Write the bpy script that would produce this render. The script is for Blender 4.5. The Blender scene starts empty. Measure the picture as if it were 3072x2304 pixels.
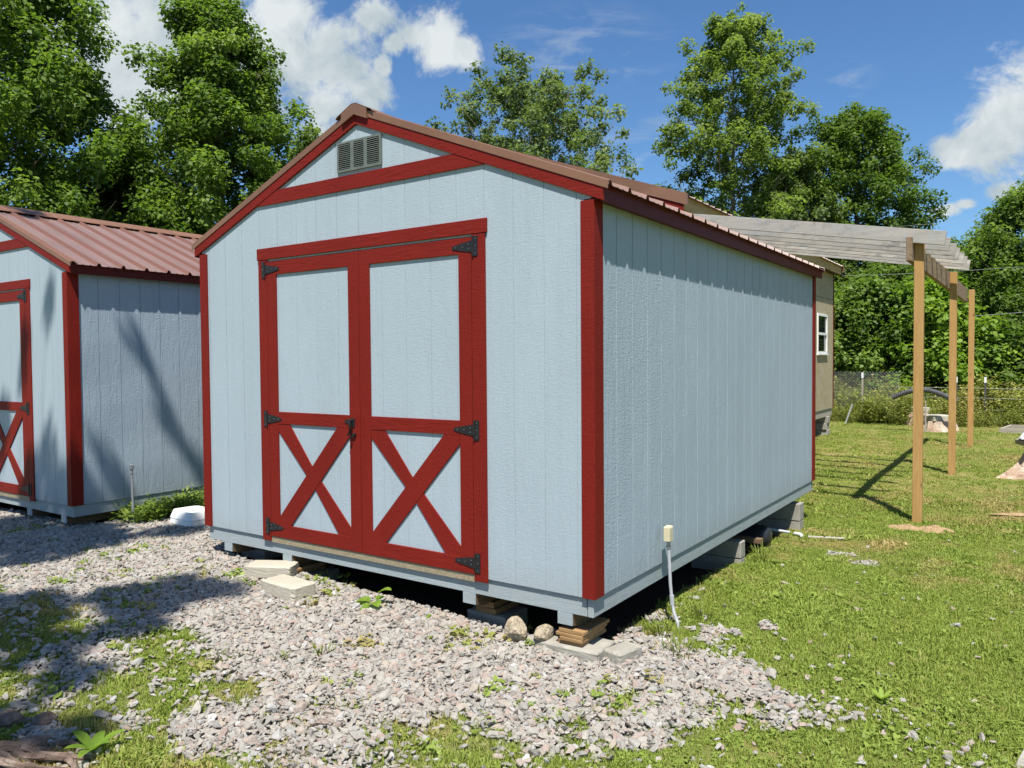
import bpy, bmesh, math, random
import numpy as np
from mathutils import Vector, Matrix
R = math.radians
rnd = random.Random(7)
scn = bpy.context.scene
COL = scn.collection

# ------------------------------------------------------------------ camera
cam_d = bpy.data.cameras.new('camera')
cam = bpy.data.objects.new('camera', cam_d)
COL.objects.link(cam)
scn.camera = cam
yaw, pit, rol = R(34.563), R(-1.747), R(-0.440)
f_ = Vector((-math.sin(yaw)*math.cos(pit), math.cos(yaw)*math.cos(pit), math.sin(pit)))
r_ = f_.cross(Vector((0, 0, 1))).normalized()
u_ = r_.cross(f_)
r2 = r_*math.cos(rol)+u_*math.sin(rol)
u2 = -r_*math.sin(rol)+u_*math.cos(rol)
M = Matrix((r2, u2, -f_)).transposed().to_4x4()
M.translation = Vector((1.9352, -3.5638, 1.2737))
cam.matrix_world = M
cam_d.sensor_width = 36.0
cam_d.lens = 36.0*2296.5/3072.0
cam_d.clip_end = 2000
cam_d.clip_start = 0.05
scn.render.resolution_x = 1024
scn.render.resolution_y = 768
scn.view_settings.view_transform = 'Standard'
scn.view_settings.look = 'None'
scn.view_settings.gamma = 1
scn.view_settings.use_curve_mapping = False
scn.view_settings.exposure = 0.75

# ------------------------------------------------------------------ sun and sky
SUN = Vector((0.26, -0.44, 1.0))                     # towards the sun
sd = bpy.data.lights.new('sun', 'SUN')
sd.energy = 5.0
sd.angle = R(0.53)
sd.color = (1.0, 0.955, 0.88)
so = bpy.data.objects.new('sun', sd)
COL.objects.link(so)
so.rotation_euler = SUN.to_track_quat('Z', 'Y').to_euler()

world = bpy.data.worlds.new('World')
scn.world = world
world.use_nodes = True
wn, wl = world.node_tree.nodes, world.node_tree.links
wn.clear()
wo = wn.new('ShaderNodeOutputWorld')
bg = wn.new('ShaderNodeBackground')
bg.inputs['Strength'].default_value = 0.057
sky = wn.new('ShaderNodeTexSky')
sky.sky_type = 'NISHITA'
sky.sun_disc = False
sky.sun_elevation = math.atan2(SUN.z, math.hypot(SUN.x, SUN.y))
sky.sun_rotation = math.atan2(SUN.x, SUN.y)
sky.altitude = 200
sky.air_density = 1.15
sky.dust_density = 0.25
sky.ozone_density = 3.5
tc = wn.new('ShaderNodeTexCoord')


def wmath(op, a, b=None, clamp=False):
    n = wn.new('ShaderNodeMath')
    n.operation = op
    n.use_clamp = clamp
    for i, v in enumerate((a, b)):
        if v is None:
            continue
        if isinstance(v, (int, float)):
            n.inputs[i].default_value = v
        else:
            wl.new(v, n.inputs[i])
    return n.outputs[0]


def wnoise(scale, det, rough=0.6, dist=0.0, vec=None):
    n = wn.new('ShaderNodeTexNoise')
    n.inputs['Scale'].default_value = scale
    n.inputs['Detail'].default_value = det
    n.inputs['Roughness'].default_value = rough
    n.inputs['Distortion'].default_value = dist
    wl.new(vec if vec is not None else tc.outputs['Generated'], n.inputs['Vector'])
    return n.outputs['Fac']


def cloud_blob(c, r, sq=1.0):
    s = wn.new('ShaderNodeVectorMath')
    s.operation = 'SUBTRACT'
    wl.new(tc.outputs['Generated'], s.inputs[0])
    s.inputs[1].default_value = c
    m = wn.new('ShaderNodeVectorMath')
    m.operation = 'MULTIPLY'
    wl.new(s.outputs[0], m.inputs[0])
    m.inputs[1].default_value = (1/r, 1/r, sq/r)
    l = wn.new('ShaderNodeVectorMath')
    l.operation = 'LENGTH'
    wl.new(m.outputs[0], l.inputs[0])
    return wmath('SUBTRACT', 1.0, l.outputs['Value'])


def wmax(lst):
    o = lst[0]
    for v in lst[1:]:
        n = wn.new('ShaderNodeMath')
        n.operation = 'SMOOTH_MAX'
        wl.new(o, n.inputs[0])
        wl.new(v, n.inputs[1])
        n.inputs[2].default_value = 0.12
        o = n.outputs[0]
    return o


cum = wmax([cloud_blob(c, r, q) for c, r, q in [
    ((-0.6448, 0.6510, 0.4006), 0.034, 1.30), ((-0.6300, 0.6795, 0.3760), 0.018, 1.20), ((-0.7776, 0.5026, 0.3778), 0.100, 1.20), ((-0.6799, 0.6466, 0.3458), 0.035, 1.10), ((-0.5937, 0.7096, 0.3794), 0.044, 1.15), ((-0.5759, 0.7283, 0.3715), 0.030, 1.20), ((-0.6104, 0.6930, 0.3836), 0.030, 1.20), ((-0.7018, 0.6449, 0.3026), 0.062, 1.10), ((-0.6702, 0.6693, 0.3208), 0.036, 1.00), ((-0.6633, 0.6447, 0.3801), 0.030, 1.10), ((-0.6857, 0.6240, 0.3747), 0.045, 1.10), ((-0.6481, 0.6755, 0.3516), 0.014, 1.00), ((-0.7271, 0.5923, 0.3472), 0.085, 1.20), ((-0.7708, 0.5346, 0.3465), 0.120, 1.20), ((-0.8174, 0.4637, 0.3418), 0.130, 1.20), ((-0.8406, 0.4055, 0.3592), 0.120, 1.20), ((-0.7078, 0.5825, 0.3997), 0.050, 1.30), ((-0.0832, 0.9699, 0.2288), 0.024, 1.20), ((-0.0582, 0.9705, 0.2338), 0.036, 1.20), ((-0.0311, 0.9695, 0.2429), 0.062, 1.15), ((0.0200, 0.9690, 0.2460), 0.105, 1.55), ((-0.0350, 0.9740, 0.2240), 0.040, 1.90), ((-0.0700, 0.9730, 0.2180), 0.030, 1.90), ((-0.0869, 0.9826, 0.1641), 0.018, 2.00), ((-0.0678, 0.9834, 0.1685), 0.014, 2.00), ((-0.0249, 0.9840, 0.1765), 0.028, 2.00),
    ((0.75, 0.55, 0.35), 0.22, 1.6), ((0.6, -0.55, 0.55), 0.22, 1.4),
    ((-0.55, -0.75, 0.35), 0.25, 1.6), ((-0.93, -0.1, 0.42), 0.20, 1.5)]])
nz = wnoise(16.0, 12.0, 0.66, 0.4)
nz2 = wnoise(60.0, 8.0, 0.6, 0.2)
dens = wmath('ADD', wmath('MULTIPLY', wmath('ADD', cum, 0.10), 1.0), wmath('ADD', wmath('MULTIPLY', wmath('SUBTRACT', nz, 0.5), 2.6), wmath('MULTIPLY', wmath('SUBTRACT', nz2, 0.5), 0.5)))
mr = wn.new('ShaderNodeMapRange')
mr.interpolation_type = 'SMOOTHSTEP'
mr.inputs['From Min'].default_value = 0.0
mr.inputs['From Max'].default_value = 0.72
wl.new(dens, mr.inputs['Value'])
# faint wisps
wm = wn.new('ShaderNodeMapping')
wm.inputs['Scale'].default_value = (3.0, 3.0, 14.0)
wm.inputs['Rotation'].default_value = (0.25, 0.2, 0)
wl.new(tc.outputs['Generated'], wm.inputs['Vector'])
wis = wmath('MULTIPLY', wmath('MULTIPLY', wmath('SUBTRACT', wnoise(2.4, 8, 0.65, 0.6, wm.outputs[0]), 0.50, True), 3.2, True),
            wmath('MULTIPLY', wmax([cloud_blob(c, r, q) for c, r, q in [((-0.4545, 0.808, 0.365), 0.13, 2.2), ((-0.187, 0.93, 0.315), 0.045, 1.6),
                            ((-0.40, 0.875, 0.255), 0.09, 1.2), ((-0.40, 0.9, 0.21), 0.08, 1.5)]]), 1.3, True), True)
wis = wmath('MULTIPLY', wis, 0.75)
fac = wmath('MAXIMUM', mr.outputs[0], wis)
# cloud body tone: bright tops, blue grey folds
shade = wn.new('ShaderNodeMapRange')
shade.inputs['From Min'].default_value = 0.34
shade.inputs['From Max'].default_value = 0.62
wl.new(wnoise(13.0, 9.0, 0.6, 0.3), shade.inputs['Value'])
cc = wn.new('ShaderNodeMix')
cc.data_type = 'RGBA'
cc.inputs[6].default_value = (4.7, 5.7, 6.2, 1)
cc.inputs[7].default_value = (8.1, 8.6, 8.8, 1)
wl.new(shade.outputs[0], cc.inputs[0])
tint = wn.new('ShaderNodeMix')
tint.data_type = 'RGBA'
tint.blend_type = 'MULTIPLY'
tint.inputs[0].default_value = 1.0
wl.new(sky.outputs[0], tint.inputs[6])
tint.inputs[7].default_value = (0.82, 1.12, 1.40, 1)
sm = wn.new('ShaderNodeMix')
sm.data_type = 'RGBA'
wl.new(fac, sm.inputs[0])
wl.new(tint.outputs[2], sm.inputs[6])
wl.new(cc.outputs[2], sm.inputs[7])
wl.new(sm.outputs[2], bg.inputs['Color'])
wl.new(bg.outputs[0], wo.inputs['Surface'])


# ------------------------------------------------------------------ materials
def new_mat(name):
    m = bpy.data.materials.new(name)
    m.use_nodes = True
    nt = m.node_tree
    b = nt.nodes['Principled BSDF']
    return m, nt, b


def node(nt, t, **kw):
    n = nt.nodes.new(t)
    for k, v in kw.items():
        if k in n.inputs:
            n.inputs[k].default_value = v
        else:
            setattr(n, k, v)
    return n


def noise(nt, vec, scale, detail=4, rough=0.6, dist=0.0):
    n = node(nt, 'ShaderNodeTexNoise')
    n.inputs['Scale'].default_value = scale
    n.inputs['Detail'].default_value = detail
    n.inputs['Roughness'].default_value = rough
    n.inputs['Distortion'].default_value = dist
    nt.links.new(vec, n.inputs['Vector'])
    return n.outputs['Fac']


def coords(nt, scale=(1, 1, 1), kind='Object'):
    t = node(nt, 'ShaderNodeTexCoord')
    m = node(nt, 'ShaderNodeMapping')
    m.inputs['Scale'].default_value = scale
    nt.links.new(t.outputs[kind], m.inputs['Vector'])
    return m.outputs[0]


def ramp(nt, fac, stops):
    r = node(nt, 'ShaderNodeValToRGB')
    e = r.color_ramp.elements
    while len(e) > 1:
        e.remove(e[-1])
    e[0].position = stops[0][0]
    e[0].color = (*stops[0][1], 1)
    for p, c in stops[1:]:
        x = e.new(p)
        x.color = (*c, 1)
    nt.links.new(fac, r.inputs[0])
    return r.outputs[0]


def mixc(nt, fac, a, b, blend='MIX'):
    n = node(nt, 'ShaderNodeMix', data_type='RGBA', blend_type=blend)
    for s, v in ((0, fac), (6, a), (7, b)):
        if isinstance(v, (int, float)):
            n.inputs[s].default_value = v
        elif isinstance(v, tuple):
            n.inputs[s].default_value = (*v, 1)
        else:
            nt.links.new(v, n.inputs[s])
    return n.outputs[2]


def bump(nt, b, h, strength=0.3, dist=0.01):
    n = node(nt, 'ShaderNodeBump')
    n.inputs['Strength'].default_value = strength
    n.inputs['Distance'].default_value = dist
    nt.links.new(h, n.inputs['Height'])
    nt.links.new(n.outputs[0], b.inputs['Normal'])


def madd(nt, a, b, op='ADD', clamp=False):
    n = node(nt, 'ShaderNodeMath', operation=op, use_clamp=clamp)
    for i, v in enumerate((a, b)):
        if isinstance(v, (int, float)):
            n.inputs[i].default_value = v
        else:
            nt.links.new(v, n.inputs[i])
    return n.outputs[0]


def painted_wood(name, c, rough=0.55, var=0.10, grain_z=True, strength=0.55, chips=None):
    """embossed wood-grain siding or trim under paint"""
    m, nt, b = new_mat(name)
    L = nt.links
    sc = (1, 1, 0.16) if grain_z else (0.16, 0.16, 1)
    big = noise(nt, coords(nt, (1, 1, 0.5)), 2.3, 4)
    fine = noise(nt, coords(nt), 55, 3)
    col = mixc(nt, big, tuple(x*(1-var) for x in c), tuple(min(1, x*(1+var)) for x in c))
    col = mixc(nt, madd(nt, fine, 0.30, 'MULTIPLY'), col, tuple(x*0.80 for x in c))
    gr = noise(nt, coords(nt, sc), 30, 5, 0.6, 1.2)
    # short horizontal nicks of the embossed sheet
    nick = noise(nt, coords(nt, (1, 1, 3.2) if grain_z else (3.2, 3.2, 1)), 26, 4, 0.75, 0.8)
    rgn = noise(nt, coords(nt, (1, 1, 0.25)), 5.0, 2)
    h = madd(nt, madd(nt, gr, 0.85, 'MULTIPLY'), madd(nt, madd(nt, nick, rgn, 'MULTIPLY'), 1.15, 'MULTIPLY'))
    st = noise(nt, coords(nt, (6, 6, 0.25)), 2.2, 5, 0.65)
    col = mixc(nt, madd(nt, madd(nt, st, 0.50, 'SUBTRACT', True), 1.2, 'MULTIPLY', True), col, tuple(x*0.80 for x in c))
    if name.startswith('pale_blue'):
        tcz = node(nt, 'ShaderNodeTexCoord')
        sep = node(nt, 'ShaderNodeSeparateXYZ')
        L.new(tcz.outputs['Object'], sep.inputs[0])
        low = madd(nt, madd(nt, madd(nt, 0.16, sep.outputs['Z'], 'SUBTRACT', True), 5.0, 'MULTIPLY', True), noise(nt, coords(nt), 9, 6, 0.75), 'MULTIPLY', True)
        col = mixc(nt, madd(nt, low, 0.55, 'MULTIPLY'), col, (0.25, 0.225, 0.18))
    if chips:
        cn = noise(nt, coords(nt, (1, 1, 0.3)), 17, 6, 0.7)
        col = mixc(nt, madd(nt, madd(nt, cn, 0.73, 'SUBTRACT', True), 14, 'MULTIPLY', True), col, chips)
    L.new(col, b.inputs['Base Color'])
    b.inputs['Roughness'].default_value = rough
    b.inputs['Specular IOR Level'].default_value = 0.15
    bump(nt, b, h, strength, 0.008)
    return m


def wood(name, a, c, rough=0.8, axis='z', knots=True, scale=1.0, grey=None):
    m, nt, b = new_mat(name)
    s = {'z': (9, 9, 0.7), 'x': (0.7, 9, 9), 'y': (9, 0.7, 9)}[axis]
    v = coords(nt, s)
    g = noise(nt, v, 4.5*scale, 6, 0.65, 1.0)
    col = ramp(nt, g, [(0.28, a), (0.52, tuple((x+y)/2 for x, y in zip(a, c))), (0.74, c)])
    if knots:
        s2 = {'z': (1, 1, .5), 'x': (.5, 1, 1), 'y': (1, .5, 1)}[axis]
        vo = node(nt, 'ShaderNodeTexVoronoi')
        vo.inputs['Scale'].default_value = 5.5
        nt.links.new(coords(nt, s2), vo.inputs['Vector'])
        k = madd(nt, madd(nt, 0.13, vo.outputs['Distance'], 'SUBTRACT', True), 9, 'MULTIPLY', True)
        col = mixc(nt, k, col, tuple(x*0.42 for x in a))
    if grey:
        oi = node(nt, 'ShaderNodeObjectInfo')
        cv = node(nt, 'ShaderNodeVectorMath', operation='ADD')
        nt.links.new(coords(nt, (1.0, 3, 2.0)), cv.inputs[0])
        cb = node(nt, 'ShaderNodeCombineXYZ')
        nt.links.new(madd(nt, oi.outputs['Random'], 37.0, 'MULTIPLY'), cb.inputs[0])
        nt.links.new(cb.outputs[0], cv.inputs[1])
        pb = madd(nt, madd(nt, oi.outputs['Random'], 0.55, 'MULTIPLY'), 0.0)
        col = mixc(nt, pb, col, tuple(x*0.62 for x in a))
        stn = noise(nt, cv.outputs[0], 4.2, 6, 0.75, 0.5)
        col = mixc(nt, madd(nt, madd(nt, stn, 0.50, 'SUBTRACT', True), 5.0, 'MULTIPLY', True), col, tuple(x*0.38 for x in grey))
        w = noise(nt, cv.outputs[0], 1.3, 6, 0.7)
        col = mixc(nt, madd(nt, madd(nt, w, 0.42, 'SUBTRACT', True), 3.0, 'MULTIPLY', True), col, grey)
    nt.links.new(col, b.inputs['Base Color'])
    b.inputs['Roughness'].default_value = rough
    b.inputs['Specular IOR Level'].default_value = 0.2
    bump(nt, b, g, 0.35, 0.004)
    return m


def rough_mat(name, stops, scale, rough=0.9, bs=0.5, bd=0.01, scale2=None, metallic=0.0, spec=0.3):
    m, nt, b = new_mat(name)
    v = coords(nt)
    n1 = noise(nt, v, scale, 8, 0.65)
    nt.links.new(ramp(nt, n1, stops), b.inputs['Base Color'])
    b.inputs['Roughness'].default_value = rough
    b.inputs['Metallic'].default_value = metallic
    b.inputs['Specular IOR Level'].default_value = spec
    if bs:
        bump(nt, b, noise(nt, v, scale2 or scale*4, 6, 0.7), bs, bd)
    return m


def leaf_mat(name, dark, mid, light, trans=0.35, rough=0.45, spec=0.35):
    m, nt, b = new_mat(name)
    at = node(nt, 'ShaderNodeAttribute')
    at.attribute_name = 'tone'
    col = ramp(nt, at.outputs['Fac'], [(0.0, dark), (0.5, mid), (1.0, light)])
    nt.links.new(col, b.inputs['Base Color'])
    b.inputs['Roughness'].default_value = rough
    b.inputs['Specular IOR Level'].default_value = spec
    tr = node(nt, 'ShaderNodeBsdfTranslucent')
    nt.links.new(mixc(nt, 1.0, col, (1.25, 1.35, 0.55), 'MULTIPLY'), tr.inputs['Color'])
    mx = node(nt, 'ShaderNodeMixShader')
    mx.inputs[0].default_value = trans
    nt.links.new(b.outputs[0], mx.inputs[1])
    nt.links.new(tr.outputs[0], mx.inputs[2])
    nt.links.new(mx.outputs[0], nt.nodes['Material Output'].inputs['Surface'])
    return m


BLUE = (0.345, 0.412, 0.458)
RED = (0.172, 0.0120, 0.0072)
M_ = {}
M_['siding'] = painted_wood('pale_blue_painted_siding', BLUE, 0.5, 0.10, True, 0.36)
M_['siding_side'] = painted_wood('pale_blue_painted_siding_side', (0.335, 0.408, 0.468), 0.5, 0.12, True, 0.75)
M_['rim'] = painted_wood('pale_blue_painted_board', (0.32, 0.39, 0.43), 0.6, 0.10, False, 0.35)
M_['red_v'] = painted_wood('red_painted_trim_upright', RED, 0.6, 0.24, True, 0.6, (0.45, 0.35, 0.30))
M_['red_h'] = painted_wood('red_painted_trim_level', RED, 0.6, 0.24, False, 0.6)
M_['fascia'] = painted_wood('maroon_fascia_paint', (0.105, 0.016, 0.012), 0.5, 0.15, False, 0.3)


def metal_paint(name, c, rough):
    m, nt, b = new_mat(name)
    v = coords(nt)
    n1 = noise(nt, v, 1.6, 5, 0.6)
    col = mixc(nt, n1, tuple(x*0.85 for x in c), tuple(x*1.15 for x in c))
    st = noise(nt, coords(nt, (0.35, 9, 0.6)), 2.2, 6, 0.7)
    col = mixc(nt, madd(nt, madd(nt, st, 0.46, 'SUBTRACT', True), 3.2, 'MULTIPLY', True), col, tuple(x*0.62 for x in c))
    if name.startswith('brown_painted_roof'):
        # brown band along each rib, setting it off from the flats
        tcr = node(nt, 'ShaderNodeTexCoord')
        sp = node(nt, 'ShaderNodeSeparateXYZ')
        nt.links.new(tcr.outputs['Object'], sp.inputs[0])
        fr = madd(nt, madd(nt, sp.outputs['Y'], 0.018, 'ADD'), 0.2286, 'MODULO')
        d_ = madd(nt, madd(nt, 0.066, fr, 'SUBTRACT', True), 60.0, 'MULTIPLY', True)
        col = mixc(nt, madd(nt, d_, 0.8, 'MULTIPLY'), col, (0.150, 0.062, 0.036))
    nt.links.new(col, b.inputs['Base Color'])
    r = madd(nt, madd(nt, n1, 0.2, 'MULTIPLY'), rough-0.1)
    nt.links.new(r, b.inputs['Roughness'])
    b.inputs['Specular IOR Level'].default_value = 0.5
    b.inputs['Coat Weight'].default_value = 0.15
    b.inputs['Coat Roughness'].default_value = 0.35
    return m


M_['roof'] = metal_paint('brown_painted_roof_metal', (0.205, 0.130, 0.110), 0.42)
M_['rooftrim'] = metal_paint('brown_metal_edge_trim', (0.200, 0.098, 0.055), 0.5)
M_['black'] = rough_mat('black_powdercoat', [(0.3, (0.010, 0.010, 0.011)), (0.7, (0.022, 0.022, 0.024))], 40, 0.45, 0.2, 0.001)
M_['steel'] = rough_mat('galvanised_steel', [(0.3, (0.30, 0.31, 0.31)), (0.7, (0.48, 0.49, 0.48))], 30, 0.42, 0.1, 0.001, metallic=0.7)
M_['vent'] = rough_mat('dull_green_grey_vent_metal', [(0.3, (0.10, 0.118, 0.105)), (0.7, (0.15, 0.17, 0.15))], 20, 0.45, 0.1, 0.001)
M_['ventdark'] = rough_mat('dark_vent_screen', [(0.3, (0.01, 0.012, 0.01)), (0.7, (0.02, 0.022, 0.02))], 20, 0.8, 0, 0.001)
M_['plate'] = rough_mat('dusty_diamond_plate', [(0.3, (0.20, 0.16, 0.10)), (0.7, (0.34, 0.29, 0.20))], 60, 0.6, 0.8, 0.003, 90)
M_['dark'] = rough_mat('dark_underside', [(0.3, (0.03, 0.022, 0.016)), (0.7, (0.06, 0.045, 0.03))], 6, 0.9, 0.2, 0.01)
M_['concrete'] = rough_mat('concrete', [(0.25, (0.22, 0.205, 0.17)), (0.75, (0.36, 0.34, 0.29))], 9, 0.95, 0.6, 0.006, 90)
M_['paver'] = rough_mat('tan_retaining_block', [(0.25, (0.33, 0.30, 0.235)), (0.75, (0.45, 0.415, 0.335))], 8, 0.95, 0.5, 0.005, 120)
M_['aggregate'] = rough_mat('rough_aggregate_concrete', [(0.30, (0.20, 0.15, 0.10)), (0.5, (0.46, 0.38, 0.27)), (0.75, (0.62, 0.55, 0.42))], 45, 0.95, 1.0, 0.02, 60)
M_['shim'] = wood('pressure_treated_shim_wood', (0.16, 0.085, 0.035), (0.42, 0.27, 0.13), 0.85, 'x', False)
M_['skid'] = wood('skid_timber', (0.10, 0.065, 0.04), (0.20, 0.14, 0.08), 0.9, 'y', False)
M_['post'] = wood('new_orange_pine_post', (0.34, 0.19, 0.065), (0.48, 0.30, 0.115), 0.75, 'z', True, 0.8)
M_['rafter'] = wood('weathered_pale_rafter', (0.36, 0.32, 0.27), (0.70, 0.65, 0.56), 0.85, 'x', True, 0.8, (0.34, 0.34, 0.33))
M_['beam'] = wood('weathered_brown_beam', (0.14, 0.09, 0.055), (0.32, 0.24, 0.16), 0.85, 'y', True)
M_['tan'] = wood('tan_plywood_siding', (0.40, 0.31, 0.18), (0.56, 0.47, 0.31), 0.8, 'z', False, 0.5, (0.36, 0.33, 0.26))
M_['tanfascia'] = wood('tan_fascia_board', (0.36, 0.22, 0.09), (0.54, 0.40, 0.19), 0.8, 'y', False, 0.6)
M_['screw'] = rough_mat('dull_screw', [(0.3, (0.06, 0.06, 0.06)), (0.7, (0.12, 0.12, 0.12))], 30, 0.5, 0, 0.001)
M_['oldwood'] = wood('old_grey_wood', (0.25, 0.22, 0.18), (0.45, 0.41, 0.34), 0.9, 'x', False)
M_['bark'] = rough_mat('grey_brown_bark', [(0.3, (0.07, 0.055, 0.04)), (0.7, (0.20, 0.17, 0.13))], 14, 0.95, 1.0, 0.02, 30)
M_['palebark'] = rough_mat('pale_bark', [(0.3, (0.16, 0.14, 0.11)), (0.7, (0.34, 0.31, 0.25))], 10, 0.9, 0.6, 0.02, 30)
M_['stump'] = rough_mat('peeling_stump_wood', [(0.25, (0.22, 0.12, 0.07)), (0.45, (0.44, 0.31, 0.22)), (0.7, (0.62, 0.54, 0.44))], 7, 0.9, 0.9, 0.03, 16)
M_['root'] = rough_mat('red_brown_root_wood', [(0.25, (0.07, 0.045, 0.032)), (0.5, (0.21, 0.15, 0.115)), (0.75, (0.38, 0.31, 0.25))], 12, 0.9, 1.0, 0.02, 28)
M_['white'] = rough_mat('white_plastic', [(0.3, (0.70, 0.71, 0.70)), (0.7, (0.80, 0.80, 0.79))], 5, 0.4, 0.05, 0.002)
M_['bag'] = rough_mat('crumpled_white_plastic_bag', [(0.3, (0.66, 0.66, 0.70)), (0.7, (0.82, 0.82, 0.84))], 5, 0.35, 1.0, 0.05, 9)
M_['pvc'] = rough_mat('grey_plastic_conduit', [(0.3, (0.30, 0.315, 0.33)), (0.7, (0.42, 0.435, 0.45))], 12, 0.5, 0.05, 0.001)
M_['beige'] = rough_mat('beige_plastic_box', [(0.3, (0.50, 0.44, 0.29)), (0.7, (0.60, 0.54, 0.38))], 12, 0.5, 0.05, 0.001)
M_['blackplastic'] = rough_mat('black_plastic', [(0.3, (0.014, 0.015, 0.017)), (0.7, (0.03, 0.032, 0.035))], 8, 0.28, 0.1, 0.002)
M_['hose'] = rough_mat('grey_black_corrugated_pipe', [(0.3, (0.045, 0.045, 0.05)), (0.7, (0.085, 0.085, 0.09))], 8, 0.55, 0.1, 0.002)
M_['sand'] = rough_mat('orange_tan_subsoil', [(0.3, (0.30, 0.19, 0.095)), (0.7, (0.52, 0.37, 0.21))], 26, 0.95, 1.0, 0.02)
M_['wire'] = rough_mat('wire', [(0.3, (0.35, 0.36, 0.36)), (0.7, (0.5, 0.5, 0.5))], 8, 0.5, 0, 0.002, metallic=0.5)
gm, gnt, gb = new_mat('window_glass')
gb.inputs['Base Color'].default_value = (0.012, 0.014, 0.016, 1)
gb.inputs['Roughness'].default_value = 0.06
gb.inputs['Specular IOR Level'].default_value = 0.6
bump(gnt, gb, noise(gnt, coords(gnt), 3, 2), 0.03, 0.01)
M_['glass'] = gm


# ------------------------------------------------------------------ object helpers
def tag(o, label=None, cat=None, group=None, kind=None):
    for k, v in (('label', label), ('category', cat), ('group', group), ('kind', kind)):
        if v:
            o[k] = v
    return o


def empty(name, loc=(0, 0, 0), rz=0.0, **kw):
    o = bpy.data.objects.new(name, None)
    o.location = loc
    o.rotation_euler = (0, 0, rz)
    o.empty_display_size = 0.1
    COL.objects.link(o)
    return tag(o, **kw)


def mobj(name, me, mat=None, parent=None):
    o = bpy.data.objects.new(name, me)
    if mat is not None and not me.materials:
        me.materials.append(mat)
    COL.objects.link(o)
    if parent is not None:
        o.parent = parent
    return o


class MB:
    def __init__(s):
        s.v, s.f, s.sm = [], [], []

    def add(s, vs, fs, smooth=False):
        b = len(s.v)
        s.v += [tuple(map(float, p)) for p in vs]
        for f in fs:
            s.f.append(tuple(i+b for i in f))
            s.sm.append(smooth)

    def box(s, x0, x1, y0, y1, z0, z1):
        s.prism([(x0, y0), (x1, y0), (x1, y1), (x0, y1)], z0, z1, 'z')

    def prism(s, poly, a0, a1, axis):
        """poly: 2-D points; axis y -> poly is (x,z); axis x -> (y,z); axis z -> (x,y)"""
        n = len(poly)

        def P(p, a):
            return {'y': (p[0], a, p[1]), 'x': (a, p[0], p[1]), 'z': (p[0], p[1], a)}[axis]
        vs = [P(p, a0) for p in poly]+[P(p, a1) for p in poly]
        fs = [tuple(range(n)), tuple(range(2*n-1, n-1, -1))]
        fs += [(i, i+n, (i+1) % n+n, (i+1) % n) for i in range(n)]
        s.add(vs, fs)

    def obox(s, c, sx, sy, sz, rot=None):
        """oriented box, centre c, full sizes, rot Matrix3"""
        vs = []
        for x in (-.5, .5):
            for y in (-.5, .5):
                for z in (-.5, .5):
                    p = Vector((x*sx, y*sy, z*sz))
                    if rot is not None:
                        p = rot @ p
                    vs.append(p+Vector(c))
        s.add(vs, [(0, 1, 3, 2), (4, 6, 7, 5), (0, 4, 5, 1), (2, 3, 7, 6), (0, 2, 6, 4), (1, 5, 7, 3)])

    def tube(s, pts, rad, n=8, caps=True, smooth=True):
        pts = [Vector(p) for p in pts]
        if isinstance(rad, (int, float)):
            rad = [rad]*len(pts)
        vs = []
        up = Vector((0.13, 0.21, 1)).normalized()
        for i, p in enumerate(pts):
            d = (pts[min(i+1, len(pts)-1)]-pts[max(i-1, 0)]).normalized()
            a = d.cross(up)
            if a.length < 0.1:
                a = d.cross(Vector((1, 0, 0)))
            a.normalize()
            b = d.cross(a)
            for k in range(n):
                t = 2*math.pi*k/n
                vs.append(p+(a*math.cos(t)+b*math.sin(t))*rad[i])
        fs = []
        for i in range(len(pts)-1):
            for k in range(n):
                fs.append((i*n+k, i*n+(k+1) % n, (i+1)*n+(k+1) % n, (i+1)*n+k))
        s.add(vs, fs, smooth)
        if caps:
            s.add(vs[:n], [tuple(range(n-1, -1, -1))])
            s.add(vs[-n:], [tuple(range(n))])

    def mesh(s, name, bevel=0.0):
        me = bpy.data.meshes.new(name)
        me.from_pydata(s.v, [], s.f)
        me.update()
        bm = bmesh.new()
        bm.from_mesh(me)
        bmesh.ops.recalc_face_normals(bm, faces=bm.faces)
        if bevel:
            bmesh.ops.remove_doubles(bm, verts=bm.verts, dist=1e-6)
            bmesh.ops.bevel(bm, geom=[e for e in bm.edges], offset=bevel, segments=1, affect='EDGES', clamp_overlap=True)
        bm.to_mesh(me)
        bm.free()
        if any(s.sm) and not bevel:
            me.polygons.foreach_set('use_smooth', s.sm)
        return me

    def build(s, name, mat, parent=None, bevel=0.0):
        return mobj(name, s.mesh(name, bevel), mat, parent)


def bx(name, mat, parent, x0, x1, y0, y1, z0, z1, bevel=0.0):
    m = MB()
    m.box(x0, x1, y0, y1, z0, z1)
    return m.build(name, mat, parent, bevel)


def copy_tree(o, parent=None):
    c = o.copy()
    COL.objects.link(c)
    c.parent = parent
    for ch in list(o.children):
        copy_tree(ch, c)
    return c


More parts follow.
